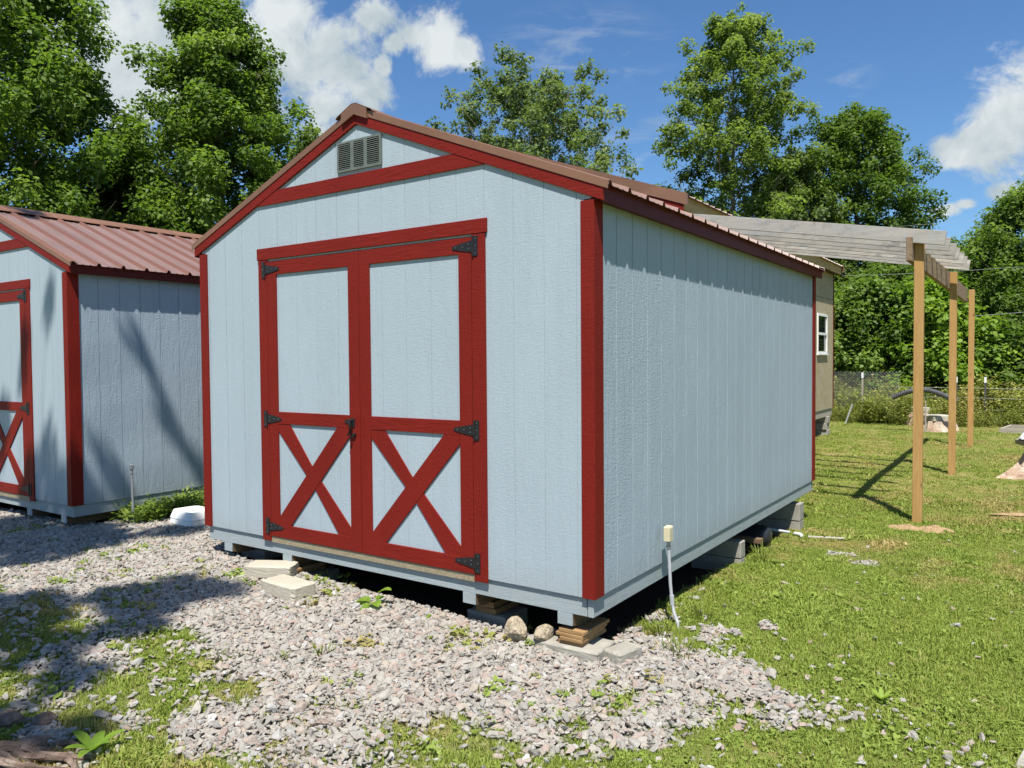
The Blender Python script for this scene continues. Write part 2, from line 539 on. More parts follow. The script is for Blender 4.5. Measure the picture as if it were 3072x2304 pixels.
# ------------------------------------------------------------------ ground shape
CP = np.array([(0.1, -.2, -.375), (-.85, -.1, -.29), (-1.7, -.1, -.272), (-2.5, -.1, -.25), (-3.4, -.1, -.175), (-4.3, .2, -.2), (-5.3, -.2, -.25), (-6.5, -.3, -.25), (-3, -1, -.24), (-1.6, -1, -.28), (-4.6, -1, -.24),
(0.3, -1.1, -.36), (-1.3, -2, -.29), (1.9, -3.5, -.36), (-.5, -3, -.33), (1.2, 0, -.4), (.2, 1, -.36), (.2, 2.5, -.385), (.2, 4, -.41), (.9, 5.4, -.455), (.93, 8.8, -.353), (.93, 12.3, -.33), (-1.7, 14, -.35), (0, 15, -.36), (-2, 18, -.3), (2, 8, -.37), (3, 3, -.5), (3, -1, -.42), (2, 16, -.3), (5, 12, -.35), (-8, 2, -.2), (-8, -3, -.25), (-4, -4, -.27)])


def hgt(x, y):
    x = np.asarray(x, float)
    y = np.asarray(y, float)
    w0 = .02
    num = np.full(x.shape, -.34*w0)
    den = np.full(x.shape, w0)
    for cx, cy, cz in CP:
        w = np.exp(-((x-cx)**2+(y-cy)**2)/(2*1.15**2))
        num = num+w*cz
        den = den+w
    return num/den


def H(x, y):
    return float(hgt(x, y))


def vnoise(x, y, s, seed):
    """value noise, 0..1"""
    g = np.random.default_rng(seed).random((256, 256))
    u, v = x/s+1000.3, y/s+1000.7
    i, j = np.floor(u).astype(int), np.floor(v).astype(int)
    a, b = u-i, v-j
    a, b = a*a*(3-2*a), b*b*(3-2*b)
    i0, i1, j0, j1 = i % 256, (i+1) % 256, j % 256, (j+1) % 256
    return (g[i0, j0]*(1-a)+g[i1, j0]*a)*(1-b)+(g[i0, j1]*(1-a)+g[i1, j1]*a)*b


GP = [(-14, -1.3), (-3.6, -1.30), (-2.65, -1.18), (-2.17, -1.24), (-1.28, -1.24), (-.77, -1.15), (-.05, -.98), (.25, -.78), (.42, -.30), (.80, .08), (.90, .26), (.75, .36), (.5, .43), (.27, .42), (0.0, .32), (-.1, 1.0), (-3.4, 1.0), (-4.2, 1.0), (-4.35, .75), (-5.1, .42), (-5.3, 1.2), (-14, 1.2)]


def gravel_mask(x, y):
    """1 in the gravel apron, 0 in the lawn, mixed between"""
    x = np.asarray(x, float)
    y = np.asarray(y, float)
    d = np.full(x.shape, 1e9)
    ins = np.zeros(x.shape, bool)
    n = len(GP)
    for k in range(n):
        x0, y0 = GP[k]
        x1, y1 = GP[(k+1) % n]
        t = np.clip(((x-x0)*(x1-x0)+(y-y0)*(y1-y0))/((x1-x0)**2+(y1-y0)**2), 0, 1)
        d = np.minimum(d, np.hypot(x-x0-t*(x1-x0), y-y0-t*(y1-y0)))
        c = ((y0 > y) != (y1 > y)) & (x < (x1-x0)*(y-y0)/(y1-y0+1e-12)+x0)
        ins ^= c
    sd_ = np.where(ins, d, -d)
    wob = (vnoise(x, y, .33, 3)-.5)*.5+(vnoise(x, y, .09, 4)-.5)*.40
    m = np.clip((sd_+wob)/.34+.5, 0, 1)
    # thin gravel showing through the grass in front
    front = np.clip((-.2-y)/.5, 0, 1)*np.clip((3.2-x)/1.0, 0, 1)+np.clip((1.1-np.hypot(x-1.6, y-.2))/.6, 0, 1)*.25
    front = np.clip(front, 0, 1)*np.clip(1.15-.75*np.clip(x-.1, 0, 1), .4, 1)
    pat = np.clip((vnoise(x, y, .42, 5)*.62+vnoise(x, y, .14, 6)*.38-.60)/.14, 0, 1)
    centre = np.clip(1-np.hypot((x+.55)/.60, (y+1.45)/.40), 0, 1)*.8
    mixz = front*np.clip(1.25-np.abs(sd_)/1.1, 0, 1)*(.02+.16*vnoise(x, y, .10, 9))
    m2 = np.clip(np.maximum(pat*front*.85+centre*front, mixz), 0, .95)
    # a few worn spots in the side lawn
    for cx, cy, r_s in ((.55, 3.5, .12), (.72, 3.25, .13), (.36, .80, .14), (.62, 1.15, .08)):
        m2 = np.maximum(m2, np.clip((r_s-np.hypot(x-cx, y-cy)+(vnoise(x, y, .1, 8)-.5)*.2)/.08, 0, .7))
    return np.maximum(m, m2)


# ------------------------------------------------------------------ ground sheet
def axis_coords(lo, hi, step):
    a = list(np.arange(lo, hi+1e-6, step))
    s = step
    while a[-1] < 450:
        s *= 1.16
        a.append(a[-1]+s)
    s = step
    b = []
    c = lo
    while c > -450:
        s *= 1.16
        c -= s
        b.append(c)
    return np.array(b[::-1]+a)


gx, gy = axis_coords(-8, 4.5, .07), axis_coords(-4, 8, .07)
X, Y = np.meshgrid(gx, gy, indexing='ij')
gm_ = gravel_mask(X, Y)


def bare_shade_mask(x, y):
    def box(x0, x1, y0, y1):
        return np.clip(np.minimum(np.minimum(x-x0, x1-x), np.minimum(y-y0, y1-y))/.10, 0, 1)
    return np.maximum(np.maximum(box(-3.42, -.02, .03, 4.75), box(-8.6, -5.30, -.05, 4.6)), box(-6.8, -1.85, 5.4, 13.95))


Z = hgt(X, Y)+(vnoise(X, Y, .5, 11)-.5)*.02*(np.hypot(X, Y) < 30)-.012
bare_shade_ = bare_shade_mask(X, Y)
Z = Z-.075*bare_shade_
# far woodland floor rises a little behind the fence
Z = Z+np.clip((np.hypot(X, Y)-45)/200, 0, 1)*6
nx, ny = X.shape
V = np.stack([X.ravel(), Y.ravel(), Z.ravel()], 1)
ii, jj = np.meshgrid(np.arange(nx-1), np.arange(ny-1), indexing='ij')
q0 = (ii*ny+jj).ravel()
Fc = np.stack([q0, q0+ny, q0+ny+1, q0+1], 1)


def np_mesh(name, V, F):
    me = bpy.data.meshes.new(name)
    me.vertices.add(len(V))
    me.vertices.foreach_set('co', np.asarray(V, np.float32).ravel())
    k = F.shape[1]
    me.loops.add(F.size)
    me.loops.foreach_set('vertex_index', F.astype(np.int32).ravel())
    me.polygons.add(len(F))
    me.polygons.foreach_set('loop_start', np.arange(0, F.size, k, dtype=np.int32))
    me.update(calc_edges=True)
    return me


def vattr(me, name, data, typ='FLOAT'):
    a = me.attributes.new(name, typ, 'POINT')
    if typ == 'FLOAT':
        a.data.foreach_set('value', np.asarray(data, np.float32).ravel())
    elif typ == 'FLOAT_VECTOR':
        a.data.foreach_set('vector', np.asarray(data, np.float32).ravel())
    elif typ == 'FLOAT_COLOR':
        a.data.foreach_set('color', np.asarray(data, np.float32).ravel())
    elif typ == 'INT':
        a.data.foreach_set('value', np.asarray(data, np.int32).ravel())


gme = np_mesh('ground', V, Fc)
vattr(gme, 'gravel', gm_)
vattr(gme, 'bare_shade', bare_shade_)
gme.polygons.foreach_set('use_smooth', [True]*len(gme.polygons))
m, nt, b = new_mat('soil_and_turf')
v = coords(nt)
at = node(nt, 'ShaderNodeAttribute')
at.attribute_name = 'gravel'
turf = ramp(nt, noise(nt, v, 1.3, 8, 0.7), [(0.3, (0.10, 0.13, 0.028)), (0.5, (0.17, 0.18, 0.045)), (0.7, (0.28, 0.225, 0.10))])
soil = ramp(nt, noise(nt, v, 22, 6, 0.7), [(0.3, (0.17, 0.15, 0.13)), (0.7, (0.33, 0.31, 0.28))])
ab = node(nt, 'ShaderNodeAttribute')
ab.attribute_name = 'bare_shade'
nt.links.new(mixc(nt, ab.outputs['Fac'], mixc(nt, at.outputs['Fac'], turf, soil), (0.055, 0.042, 0.032)), b.inputs['Base Color'])  # bare earth under the buildings, with their shade put into its dark colour
b.inputs['Roughness'].default_value = 1.0
b.inputs['Specular IOR Level'].default_value = 0.1
bump(nt, b, noise(nt, v, 60, 6, 0.7), 0.8, 0.02)
tag(mobj('ground', gme, m), label='grassy ground with a gravel apron in front of the sheds', kind='structure')


# ------------------------------------------------------------------ the painted shed
W_, L_ = 3.445, 4.81
XC = -W_/2
SL = 0.397


def zr(x):
    return 2.811-SL*abs(x-XC)


def clip_top(x0, x1, zlo, off=0.06):
    """polygon under the gable between x0 and x1"""
    p = [(x0, zlo), (x1, zlo), (x1, zr(x1)+off)]
    if x0 < XC < x1:
        p.append((XC, zr(XC)+off))
    p.append((x0, zr(x0)+off))
    return p


def make_shed():
    root = empty('storage_shed')
    G = 0.0034       # half groove
    GF = 0.0020
    dx0, dx1, dz = -2.700, -0.740, 2.00      # door opening
    # ---- wall cores (behind the siding boards)
    m = MB()
    m.prism(clip_top(-W_+.03, dx0, 0.0), .0028, .05, 'y')
    m.prism(clip_top(dx1, -.03, 0.0), .0028, .05, 'y')
    m.prism(clip_top(dx0, dx1, dz), .0028, .05, 'y')
    m.prism(clip_top(-W_+.03, -.03, 0.0), L_-.05, L_-.0062, 'y')
    m.box(-.05, -.0050, .0, L_, 0, 2.12)
    m.box(-W_+.0062, -W_+.05, .0, L_, 0, 2.12)
    m.build('wall_sheathing', M_['siding'], root)
    # ---- siding boards, front and back
    edges = sorted([-W_, 0]+[XC+.2032*k for k in range(-8, 9) if -W_+.02 < XC+.2032*k < -.02])
    for side in (0, 1):
        for a, c in zip(edges[:-1], edges[1:]):
            a2, c2 = a+(GF if a > -W_ else 0), c-(GF if c < 0 else 0)
            m = MB()
            y0, y1 = (0.0, .012) if side == 0 else (L_-.012, L_)
            if side == 0 and c2 > dx0 and a2 < dx1:
                pieces = []
                if a2 < dx0:
                    m.prism([(a2, 0), (dx0, 0), (dx0, dz), (a2, dz)], y0, y1, 'y')
                if c2 > dx1:
                    m.prism([(dx1, 0), (c2, 0), (c2, dz), (dx1, dz)], y0, y1, 'y')
                m.prism(clip_top(a2, c2, dz), y0, y1, 'y')
            else:
                m.prism(clip_top(a2, c2, 0), y0, y1, 'y')
            m.build('siding_board', M_['siding'], root)
    # ---- side boards
    ed = [0.0]+[.2728-.2032+.2032*i for i in range(24) if .2728-.2032+.2032*i < L_-.02]+[L_]
    for xo, s in ((0.0, -1), (-W_, 1)):
        for a, c in zip(ed[:-1], ed[1:]):
            x0, x1 = sorted((xo, xo+s*.012))
            bx('siding_board', M_['siding_side'], root, x0, x1, a+(G if a > 0 else 0), c-(G if c < L_ else 0), 0, 2.125)
    # ---- floor frame
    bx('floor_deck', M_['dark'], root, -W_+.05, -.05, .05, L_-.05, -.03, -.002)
    bx('rim_board', M_['rim'], root, -W_+.014, -.052, .014, .050, -.106, -.001, .002)
    bx('rim_board', M_['rim'], root, -.046, -.010, .010, L_-.012, -.106, -.001, .003)
    bx('rim_board', M_['rim'], root, -W_+.010, -W_+.046, .056, L_-.012, -.106, -.001, .002)
    bx('rim_board', M_['rim'], root, -W_+.06, -.052, L_-.05, L_-.014, -.106, -.001)
    for k in range(11):
        pass
    jm = MB()
    for k in range(1, 12):
        y = .40*k
        jm.box(-W_+.05, -.05, y, y+.038, -.106, -.03)
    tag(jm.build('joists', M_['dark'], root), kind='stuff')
    for xs in (-.187, -.849, -2.50, -3.19):
        m = MB()
        m.prism([(.016, -.1065), (L_-.02, -.1065), (L_-.02, -.196), (.09, -.196), (.016, -.172)], xs-.046, xs+.046, 'x')
        m.build('skid_beam', M_['skid'], root, .002)
        bx('skid_end', M_['rim'], root, xs-.047, xs+.047, .011, .0155, -.172, -.107)
    # ---- corner boards
    T = .012
    for (x0, x1, y0, y1) in ((-.067, T, -T, 0), (0, T, 0, .095), (-W_-T, -W_+.078, -T, 0), (-W_-T, -W_, 0, .09),
                             (0, T, L_-.09, L_+T), (-.08, 0, L_, L_+T), (-W_-T, -W_, L_-.09, L_+T), (-W_, -W_+.08, L_, L_+T)):
        bx('corner_trim', M_['red_v'], root, x0, x1, y0, y1, 0.0, 2.112, .0015)
    # ---- gable tie board
    for (y0, y1) in ((-T, 0), (L_, L_+T)):
        m = MB()
        zb, zt = 2.401, 2.494
        m.prism([(-2.755, zb), (-.69, zb), (XC+(2.811-zt)/SL, zt), (XC-(2.811-zt)/SL, zt)], y0, y1, 'y')
        m.build('gable_tie_board', M_['red_h'], root)
    # ---- rake boards
    for sgn in (-1, 1):
        xe = XC+sgn*(W_/2+.07)
        xm = XC+sgn*.0006
        for (y0, y1) in ((-.0150, -.0), (L_, L_+.0150)):
            m = MB()
            m.prism([(xm, zr(xm)), (xe, zr(xe)), (xe, zr(xe)+.09), (xm, zr(xm)+.09)], y0, y1, 'y')
            m.build('rake_board', M_['red_h'], root, .0015)
        # roof deck slab
        m = MB()
        xd = XC+sgn*(W_/2+.048)
        m.prism([(XC, zr(XC)+.01), (xd, zr(xd)+.01), (xd, zr(xd)+.088), (XC, zr(XC)+.088)], 0.002, L_-.002, 'y')
        m.build('roof_deck', M_['dark'], root)
        # eave fascia
        x0, x1 = sorted((XC+sgn*(W_/2+.050), XC+sgn*(W_/2+.068)))
        bx('eave_fascia', M_['fascia'], root, x0, x1, .001, L_-.001, 2.098, 2.188)
        x0, x1 = sorted((XC+sgn*(W_/2+.0), XC+sgn*(W_/2+.050)))
        bx('soffit', M_['fascia'], root, x0, x1, .001, L_-.001, 2.112, 2.120)
        # ribbed metal sheets
        pw = .9144
        y = -.012
        while y < L_+.008:
            ye = min(y+pw, L_+.012)
            prof = []
            k0 = 0
            yy = y
            while yy < ye-1e-4:
                for dy, h in ((0, 0), (.014, .026), (.032, .026), (.046, .0), (.095, .0), (.100, .0035), (.112, .0035), (.117, 0), (.160, 0), (.165, .0035), (.177, .0035), (.182, 0)):
                    if yy+dy < ye:
                        prof.append((yy+dy, h))
                yy += pw/4
            prof.append((ye, 0.0))
            xa, xb = XC+sgn*.01, XC+sgn*(W_/2+.100)
            vs = []
            for (yy, h) in prof:
                for t in (0, -.0016):
                    for x in (xa, xb):
                        vs.append((x, yy, zr(x)+.0905+h+t))
            fs = []
            for i in range(len(prof)-1):
                a, b2 = 4*i, 4*(i+1)
                fs += [(a, a+1, b2+1, b2), (a+2, b2+2, b2+3, a+3), (a+1, a+3, b2+3, b2+1), (a, b2, b2+2, a+2)]
            m = MB()
            m.add(vs, fs)
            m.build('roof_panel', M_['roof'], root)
            y = ye
            if y >= L_+.012-1e-4:
                break
        # metal rake trim, front and back
        for (ya, yb, yt) in ((-.0195, -.0155, .05), (L_+.0195, L_+.0155, L_-.05)):
            m = MB()
            y0, y1 = sorted((ya, yb))
            xf = XC+sgn*(W_/2+.100)
            m.prism([(xm, zr(xm)+.068), (xf, zr(xf)+.068), (xf, zr(xf)+.1105), (xm, zr(xm)+.1105)], y0, y1, 'y')
            y0, y1 = sorted((yb, yt))
            m.prism([(xm, zr(xm)+.1092), (xf, zr(xf)+.1092), (xf, zr(xf)+.1112), (xm, zr(xm)+.1112)], y0, y1, 'y')
            m.build('rake_metal_trim', M_['rooftrim'], root)
    # ridge cap
    m = MB()
    w, zt = .155, 2.811+.128
    pl = [(XC-w-.012, zt-SL*w-.016), (XC-w, zt-SL*w), (XC-.02, zt), (XC+.02, zt), (XC+w, zt-SL*w), (XC+w+.012, zt-SL*w-.016),
          (XC+w+.010, zt-SL*w-.017), (XC+w, zt-SL*w-.003), (XC+.02, zt-.003), (XC-.02, zt-.003), (XC-w, zt-SL*w-.003), (XC-w-.010, zt-SL*w-.017)]
    m.prism(pl, -.034, L_+.034, 'y')
    m.build('ridge_cap', M_['rooftrim'], root)
    # folded end of the ridge cap
    m = MB()
    m.prism([(XC-.115, zr(XC-.115)+.058), (XC, zr(XC)+.058), (XC+.115, zr(XC+.115)+.058), (XC+.115, zt-SL*.115-.002), (XC+.02, zt-.002), (XC-.02, zt-.002), (XC-.115, zt-SL*.115-.002)], -.0330, -.0205, 'y')
    m.build('ridge_cap_end', M_['rooftrim'], root)
    # ---- gable vent
    vn = bx('gable_vent', M_['ventdark'], root, -1.895, -1.507, -.0042, .0, 2.530, 2.705)
    m = MB()
    for (x0, x1, z0, z1) in ((-1.901, -1.501, 2.702, 2.715), (-1.901, -1.501, 2.520, 2.536), (-1.901, -1.886, 2.536, 2.702), (-1.516, -1.501, 2.536, 2.702),
                             (-1.775, -1.745, 2.536, 2.702), (-1.655, -1.625, 2.536, 2.702)):
        m.box(x0, x1, -.014, -.004, z0, z1)
    m.build('vent_frame', M_['vent'], vn)
    m = MB()
    for (x0, x1) in ((-1.886, -1.775), (-1.745, -1.655), (-1.625, -1.516)):
        for k in range(13):
            z = 2.541+k*.0125
            m.prism([(-.016, z), (-.0135, z), (-.005, z+.009), (-.005, z+.011)], x0, x1, 'x')
    tag(m.build('louvres', M_['vent'], vn), kind='stuff')
    # ---- door surround
    bx('door_header', M_['red_h'], root, -2.752, -.682, -.015, 0, 2.012, 2.094, .0015)
    bx('door_jamb', M_['red_v'], root, -2.740, -2.648, -T, .0, -.022, 2.0115, .0015)
    bx('door_jamb', M_['red_v'], root, -.7925, -.696, -T, .0, -.022, 2.0115, .0015)
    bx('threshold_plate', M_['plate'], root, -2.647, -.794, -.004, .03, -.030, .013)
    # ---- two door leaves
    for (a, c, name, ia, ic) in ((-2.644, -1.7225, 'left', -2.548, -1.820), (-1.7185, -.7965, 'right', -1.625, -.891)):
        door = bx('door', M_['siding'], root, a+.002, c-.002, .0020, .035, .016, 1.996)
        g = [a+.003]+[XC+.2032*k for k in range(-8, 9) if a+.02 < XC+.2032*k < c-.02]+[c-.003]
        for p, q in zip(g[:-1], g[1:]):
            bx('siding_board', M_['siding'], door, p+.0007, q-.0007, .0, .010, .018, 1.994)
        y0, y1 = -.0115, -.0002
        bx('door_stile', M_['red_v'], door, a, ia, y0, y1, .0165, 1.994, .0015)
        bx('door_stile', M_['red_v'], door, ic, c, y0, y1, .0165, 1.994, .0015)
        bx('door_rail', M_['red_h'], door, ia+.0008, ic-.0008, y0, y1, 1.901, 1.994, .0015)
        bx('door_rail', M_['red_h'], door, ia+.0008, ic-.0008, y0, y1, .835, .921, .0015)
        bx('door_rail', M_['red_h'], door, ia+.0008, ic-.0008, y0, y1, .0165, .110, .0015)
        # cross braces: one through, one in two pieces
        z0, z1 = .1108, .8342
        x0, x1 = ia+.0015, ic-.0015
        wb = .118
        m = MB()
        m.prism([(x0, z0), (x0+wb, z0), (x1, z1-wb*.45), (x1, z1), (x1-wb, z1), (x0, z0+wb*.45)], y0+.0006, y1, 'y')
        m.build('cross_brace', M_['red_v'], door)
        # other diagonal, halves butted against the through brace
        def dg(t):
            return (x0+(x1-x0)*t, z1+(z0-z1)*t)
        th = math.atan2(z1-z0, x1-x0)
        hw = .041
        tx, tz = math.cos(th), -math.sin(th)
        nx_, nz_ = -tz, tx
        L2 = math.hypot(x1-x0, z1-z0)
        cx, cz = (x0+x1)/2, (z0+z1)/2
        cut = hw/abs(math.sin(2*th))*1.0
        for s in (-1, 1):
            # outer end clipped in the corner
            if s < 0:
                p = [(x0, z1), (x0+wb, z1)]
                e1 = (cx+nx_*hw-tx*(cut-hw/math.tan(2*th)), cz+nz_*hw-tz*(cut-hw/math.tan(2*th)))
                e2 = (cx-nx_*hw-tx*(cut+hw/math.tan(2*th)), cz-nz_*hw-tz*(cut+hw/math.tan(2*th)))
                poly = [(x0, z1), (x0, z1-wb*.45), e2, e1, (x0+wb, z1)]
            else:
                e1 = (cx+nx_*hw+tx*(cut+hw/math.tan(2*th)), cz+nz_*hw+tz*(cut+hw/math.tan(2*th)))
                e2 = (cx-nx_*hw+tx*(cut-hw/math.tan(2*th)), cz-nz_*hw+tz*(cut-hw/math.tan(2*th)))
                poly = [(x1, z0), (x1, z0+wb*.45), e1, e2, (x1-wb, z0)]
            m = MB()
            m.prism(poly, y0+.0030, y1, 'y')
            m.build('cross_brace', M_['red_v'], door)
        # hinges
        hx, sg = (-2.664, 1) if name == 'left' else (-.779, -1)
        for hz in (1.940, .868, .086):
            m = MB()
            m.box(min(hx-.002*sg, hx-.034*sg), max(hx-.002*sg, hx-.034*sg), -.0165, -.0118, hz-.058, hz+.058)
            pts = [(hx+.004*sg, hz-.034), (hx+.035*sg, hz-.030), (hx+.140*sg, hz-.012), (hx+.155*sg, hz-.006), (hx+.155*sg, hz+.006), (hx+.140*sg, hz+.012), (hx+.035*sg, hz+.030), (hx+.004*sg, hz+.034)]
            m.prism(pts, -.0155, -.0117, 'y')
            m.tube([(hx, -.018, hz-.058), (hx, -.018, hz+.058)], .0055, 8)
            m.build('hinge', M_['black'], root)
            m = MB()
            for (qx, qz) in ((-.018, .042), (-.018, .0), (-.018, -.042), (.03, .012), (.03, -.012), (.075, 0), (.125, 0)):
                m.tube([(hx+qx*sg, -.0155, hz+qz), (hx+qx*sg, -.0188, hz+qz)], .0042, 6)
            h = tag(m.build('hinge_screws', M_['screw'], root), kind='stuff')
    # ---- latch on the left leaf
    m = MB()
    m.box(-1.800, -1.768, -.0165, -.0118, .846, .902)
    m.prism([(-1.86, .872), (-1.80, .855), (-1.80, .897), (-1.86, .886)], -.0160, -.0118, 'y')
    m.tube([(-1.784, -.026, .888), (-1.784, -.052, .886)], .012, 10)
    m.tube([(-1.786, -.046, .892), (-1.776, -.05, .860), (-1.778, -.052, .810), (-1.800, -.050, .790)], [.010, .009, .008, .006], 8)
    m.prism([(-1.815, .776), (-1.765, .782), (-1.755, .800), (-1.770, .805)], -.026, -.0118, 'y')
    m.build('latch', M_['black'], root)
    return root


shed = make_shed()
tag(shed, 'large pale blue shed with red trimmed double doors, filling the middle of the yard', 'shed', 'pale blue sheds with red trim')
shed2 = copy_tree(shed)
shed2.location = (-5.251, -.151, -.013)
shed2.rotation_euler = (0, 0, R(.61))
tag(shed2, 'matching pale blue shed cut off by the left edge, dappled by tree shade', 'shed', 'pale blue sheds with red trim')


# ------------------------------------------------------------------ blocks, shims, stones under the sheds
def rough_block(name, c, sx, sy, sz, rz, mat, label, cat, group=None, bevel=.006, jitter=0.0, tilt=(0, 0), seed=0):
    bm = bmesh.new()
    bmesh.ops.create_cube(bm, size=1.0)
    bmesh.ops.scale(bm, vec=(sx, sy, sz), verts=bm.verts)
    bmesh.ops.subdivide_edges(bm, edges=list(bm.edges), cuts=9, use_grid_fill=True)
    r = random.Random(seed+int(abs(c[0])*100))
    nxy = {}
    for v_ in bm.verts:
        x_, y_, z_ = v_.co
        ex = [abs(x_) > sx*.499, abs(y_) > sy*.499, abs(z_) > sz*.499]
        k_ = sum(ex)
        pull = bevel*(.35+.65*r.random()) if k_ >= 2 else r.uniform(0, .0016)+jitter*r.random()
        v_.co.x -= math.copysign(pull, x_) if ex[0] else 0
        v_.co.y -= math.copysign(pull, y_) if ex[1] else 0
        v_.co.z -= math.copysign(pull, z_) if ex[2] else 0
    me = bpy.data.meshes.new(name)
    bm.to_mesh(me)
    bm.free()
    o = mobj(name, me, mat)
    o.location = c
    o.rotation_euler = (tilt[0], tilt[1], rz)
    return tag(o, label, cat, group)


def shim_stack(x0, x1, y0, y1, zb, zt, n, label, seed):
    root = empty('shim_stack', ((x0+x1)/2, (y0+y1)/2, zb), 0, label=label, cat='shim stack', group='wooden shim stacks under the shed skids')
    r = random.Random(seed)
    t = (zt-zb)/n
    for k in range(n):
        ox, oy = r.uniform(-.012, .012), r.uniform(-.014, .014)
        m = MB()
        m.obox((ox, oy, t*(k+.5)), x1-x0+r.uniform(-.02, .01), y1-y0, t*.93, Matrix.Rotation(r.uniform(-.05, .05), 3, 'Z'))
        m.build('shim', M_['shim'], root, .002)
    return root


def boulder(name, c, s, mat, label, cat, seed, group=None, sub=3, amp=.25):
    bm = bmesh.new()
    bmesh.ops.create_icosphere(bm, subdivisions=sub, radius=1.0)
    r = random.Random(seed)
    cuts = [(Vector((r.gauss(0, 1), r.gauss(0, 1), r.gauss(0, 1))).normalized(), r.uniform(.62, .9)) for _ in range(9)]
    for v_ in bm.verts:
        for n, d in cuts:
            k = v_.co.dot(n)-d
            if k > 0:
                v_.co -= n*k*.9
        v_.co *= 1+r.uniform(-.04, .04)
        v_.co = Vector((v_.co.x*s[0], v_.co.y*s[1], v_.co.z*s[2]))
    me = bpy.data.meshes.new(name)
    bm.to_mesh(me)
    bm.free()
    o = mobj(name, me, mat)
    o.location = c
    o.rotation_euler = (0, 0, r.uniform(0, 6))
    return tag(o, label, cat, group)


gb_ = 'concrete blocks carrying the sheds'
rough_block('concrete_block', (-.205, .10, -.336), .45, .24, .11, R(2), M_['concrete'], 'grey concrete block under the wooden shims at the near corner of the large shed', 'concrete block', gb_, .008)
rough_block('concrete_block', (.09, .16, -.345), .12, .20, .12, R(-14), M_['concrete'], 'grey concrete block half buried in gravel just right of the corner shims', 'concrete block', gb_, .008)
shim_stack(-.235, -.075, .015, .30, -.280, -.197, 4, 'stack of brown wooden shims under the near corner of the large shed', 3)
shim_stack(-2.60, -2.405, .03, .30, -.256, -.197, 3, 'stack of brown wooden shims behind the pale block below the left door', 4)
rough_block('concrete_block', (-2.50, .25, -.32), .30, .25, .12, 0, M_['concrete'], 'concrete block in the dark beneath the shims below the left door', 'concrete block', gb_)
shim_stack(-.93, -.77, .16, .40, -.275, -.197, 2, 'wooden shims in deep shadow under the middle skid of the large shed', 6)
rough_block('concrete_block', (-.85, .30, -.335), .30, .25, .12, 0, M_['concrete'], 'concrete block in deep shadow under the middle skid', 'concrete block', gb_)
rough_block('concrete_block', (-3.19, .35, -.24), .30, .25, .09, 0, M_['concrete'], 'concrete block hidden behind the far left skid of the large shed', 'concrete block', gb_)
# pale retaining wall blocks lying in front
rough_block('retaining_wall_block', (-2.13, -.285, -.212), .36, .19, .10, R(-3), M_['paver'], 'pale tan retaining block with a split rough end, lying in the gravel below the door', 'paving block', 'pale tan retaining blocks by the doors', .012)
rough_block('retaining_wall_block', (-2.54, -.09, -.195), .34, .19, .09, R(28), M_['paver'], 'pale tan retaining block set at an angle against the shims below the left door', 'paving block', 'pale tan retaining blocks by the doors', .010)
# stepped piers under the side wall
for (x, y, zb, sy, h, lb) in ((-.235, 2.56, -.47, .11, .27, 'grey concrete block pier under the middle of the long side wall'),
                              (-.20, 4.28, -.50, .15, .34, 'wide concrete block pier under the far end of the long side wall')):
    rt = empty('block_pier', (x, y, zb), 0, label=lb, cat='block pier', group='block piers under the long side wall')
    m = MB()
    m.box(-.21, .21, -sy/2, sy/2, 0, h/2-.003)
    m.build('block', M_['concrete'], rt, .006)
    m = MB()
    m.box(-.205, .212, -sy/2-.004, sy/2-.004, h/2+.001, h)
    m.build('block', M_['concrete'], rt, .006)
boulder('rock', (-.50, -.01, -.262), (.066, .055, .085), M_['aggregate'], 'taller rough lump of aggregate concrete in the gravel left of the corner block', 'rock', 4)
boulder('rock', (-.335, .02, -.248), (.070, .05, .045), M_['aggregate'], 'smaller rough lump of aggregate concrete resting on the block beside the shims', 'rock', 9)
# left shed blocks
for (x, y, lb) in ((-5.62, .05, 'low concrete block under the near corner of the left shed'), (-6.35, .12, 'tan concrete block under the second skid of the left shed'), (-7.9, .1, 'concrete block under the third skid of the left shed')):
    rough_block('concrete_block', (x, y, -.245), .38, .20, .08, R(3), M_['paver'], lb, 'concrete block', gb_, .01, .003, seed=int(-x*10))

# black tank and pipes under the far end of the side wall
m = MB()
N = 14
prof = [(0, 0.0), (.0, .055), (.03, .085), (.07, .098), (.3, .10), (.55, .10), (.59, .085), (.62, .05), (.62, 0)]
m.tube([(-.02-a, 3.32, -.315) for a, r in prof], [max(r, .0005) for a, r in prof], 20)
tag(m.build('tank', M_['blackplastic']), 'shiny black rounded plastic tank lying in the gap under the side wall', 'tank')
m = MB()
m.tube([(-1.2, 3.55, -.315), (-.35, 3.72, -.325), (.02, 3.80, -.36)], .014, 8)
tag(m.build('drain_pipe', M_['pvc']), 'thin grey pipe running under the shed to the far pier', 'pipe')
m = MB()
m.box(-.9, .0, 2.95, 3.03, -.30, -.265)
tag(m.build('timber_offcut', M_['skid']), 'dark timber offcut lying under the shed beside the black tank', 'timber')
m = MB()
m.tube([(.035, 3.93, -.395), (.08, 3.89, -.388), (.11, 3.87, -.388)], .018, 10)
tag(m.build('pipe_elbow', M_['white']), 'short white pipe end sticking out by the far pier', 'pipe end')
m = MB()
m.tube([(.16, 3.9, -.405), (.46, 4.02, -.408)], .013, 8)
tag(m.build('stick', M_['oldwood']), 'pale stick lying in the grass beside the far pier', 'stick')


# ------------------------------------------------------------------ conduit risers
M_['shaded_conduit'] = rough_mat('shade_toned_grey_conduit', [(0.3, (0.15, 0.16, 0.17)), (0.7, (0.24, 0.25, 0.26))], 12, 0.6, 0.05, 0.001)  # darker copy of the grey conduit, shade put into the colour


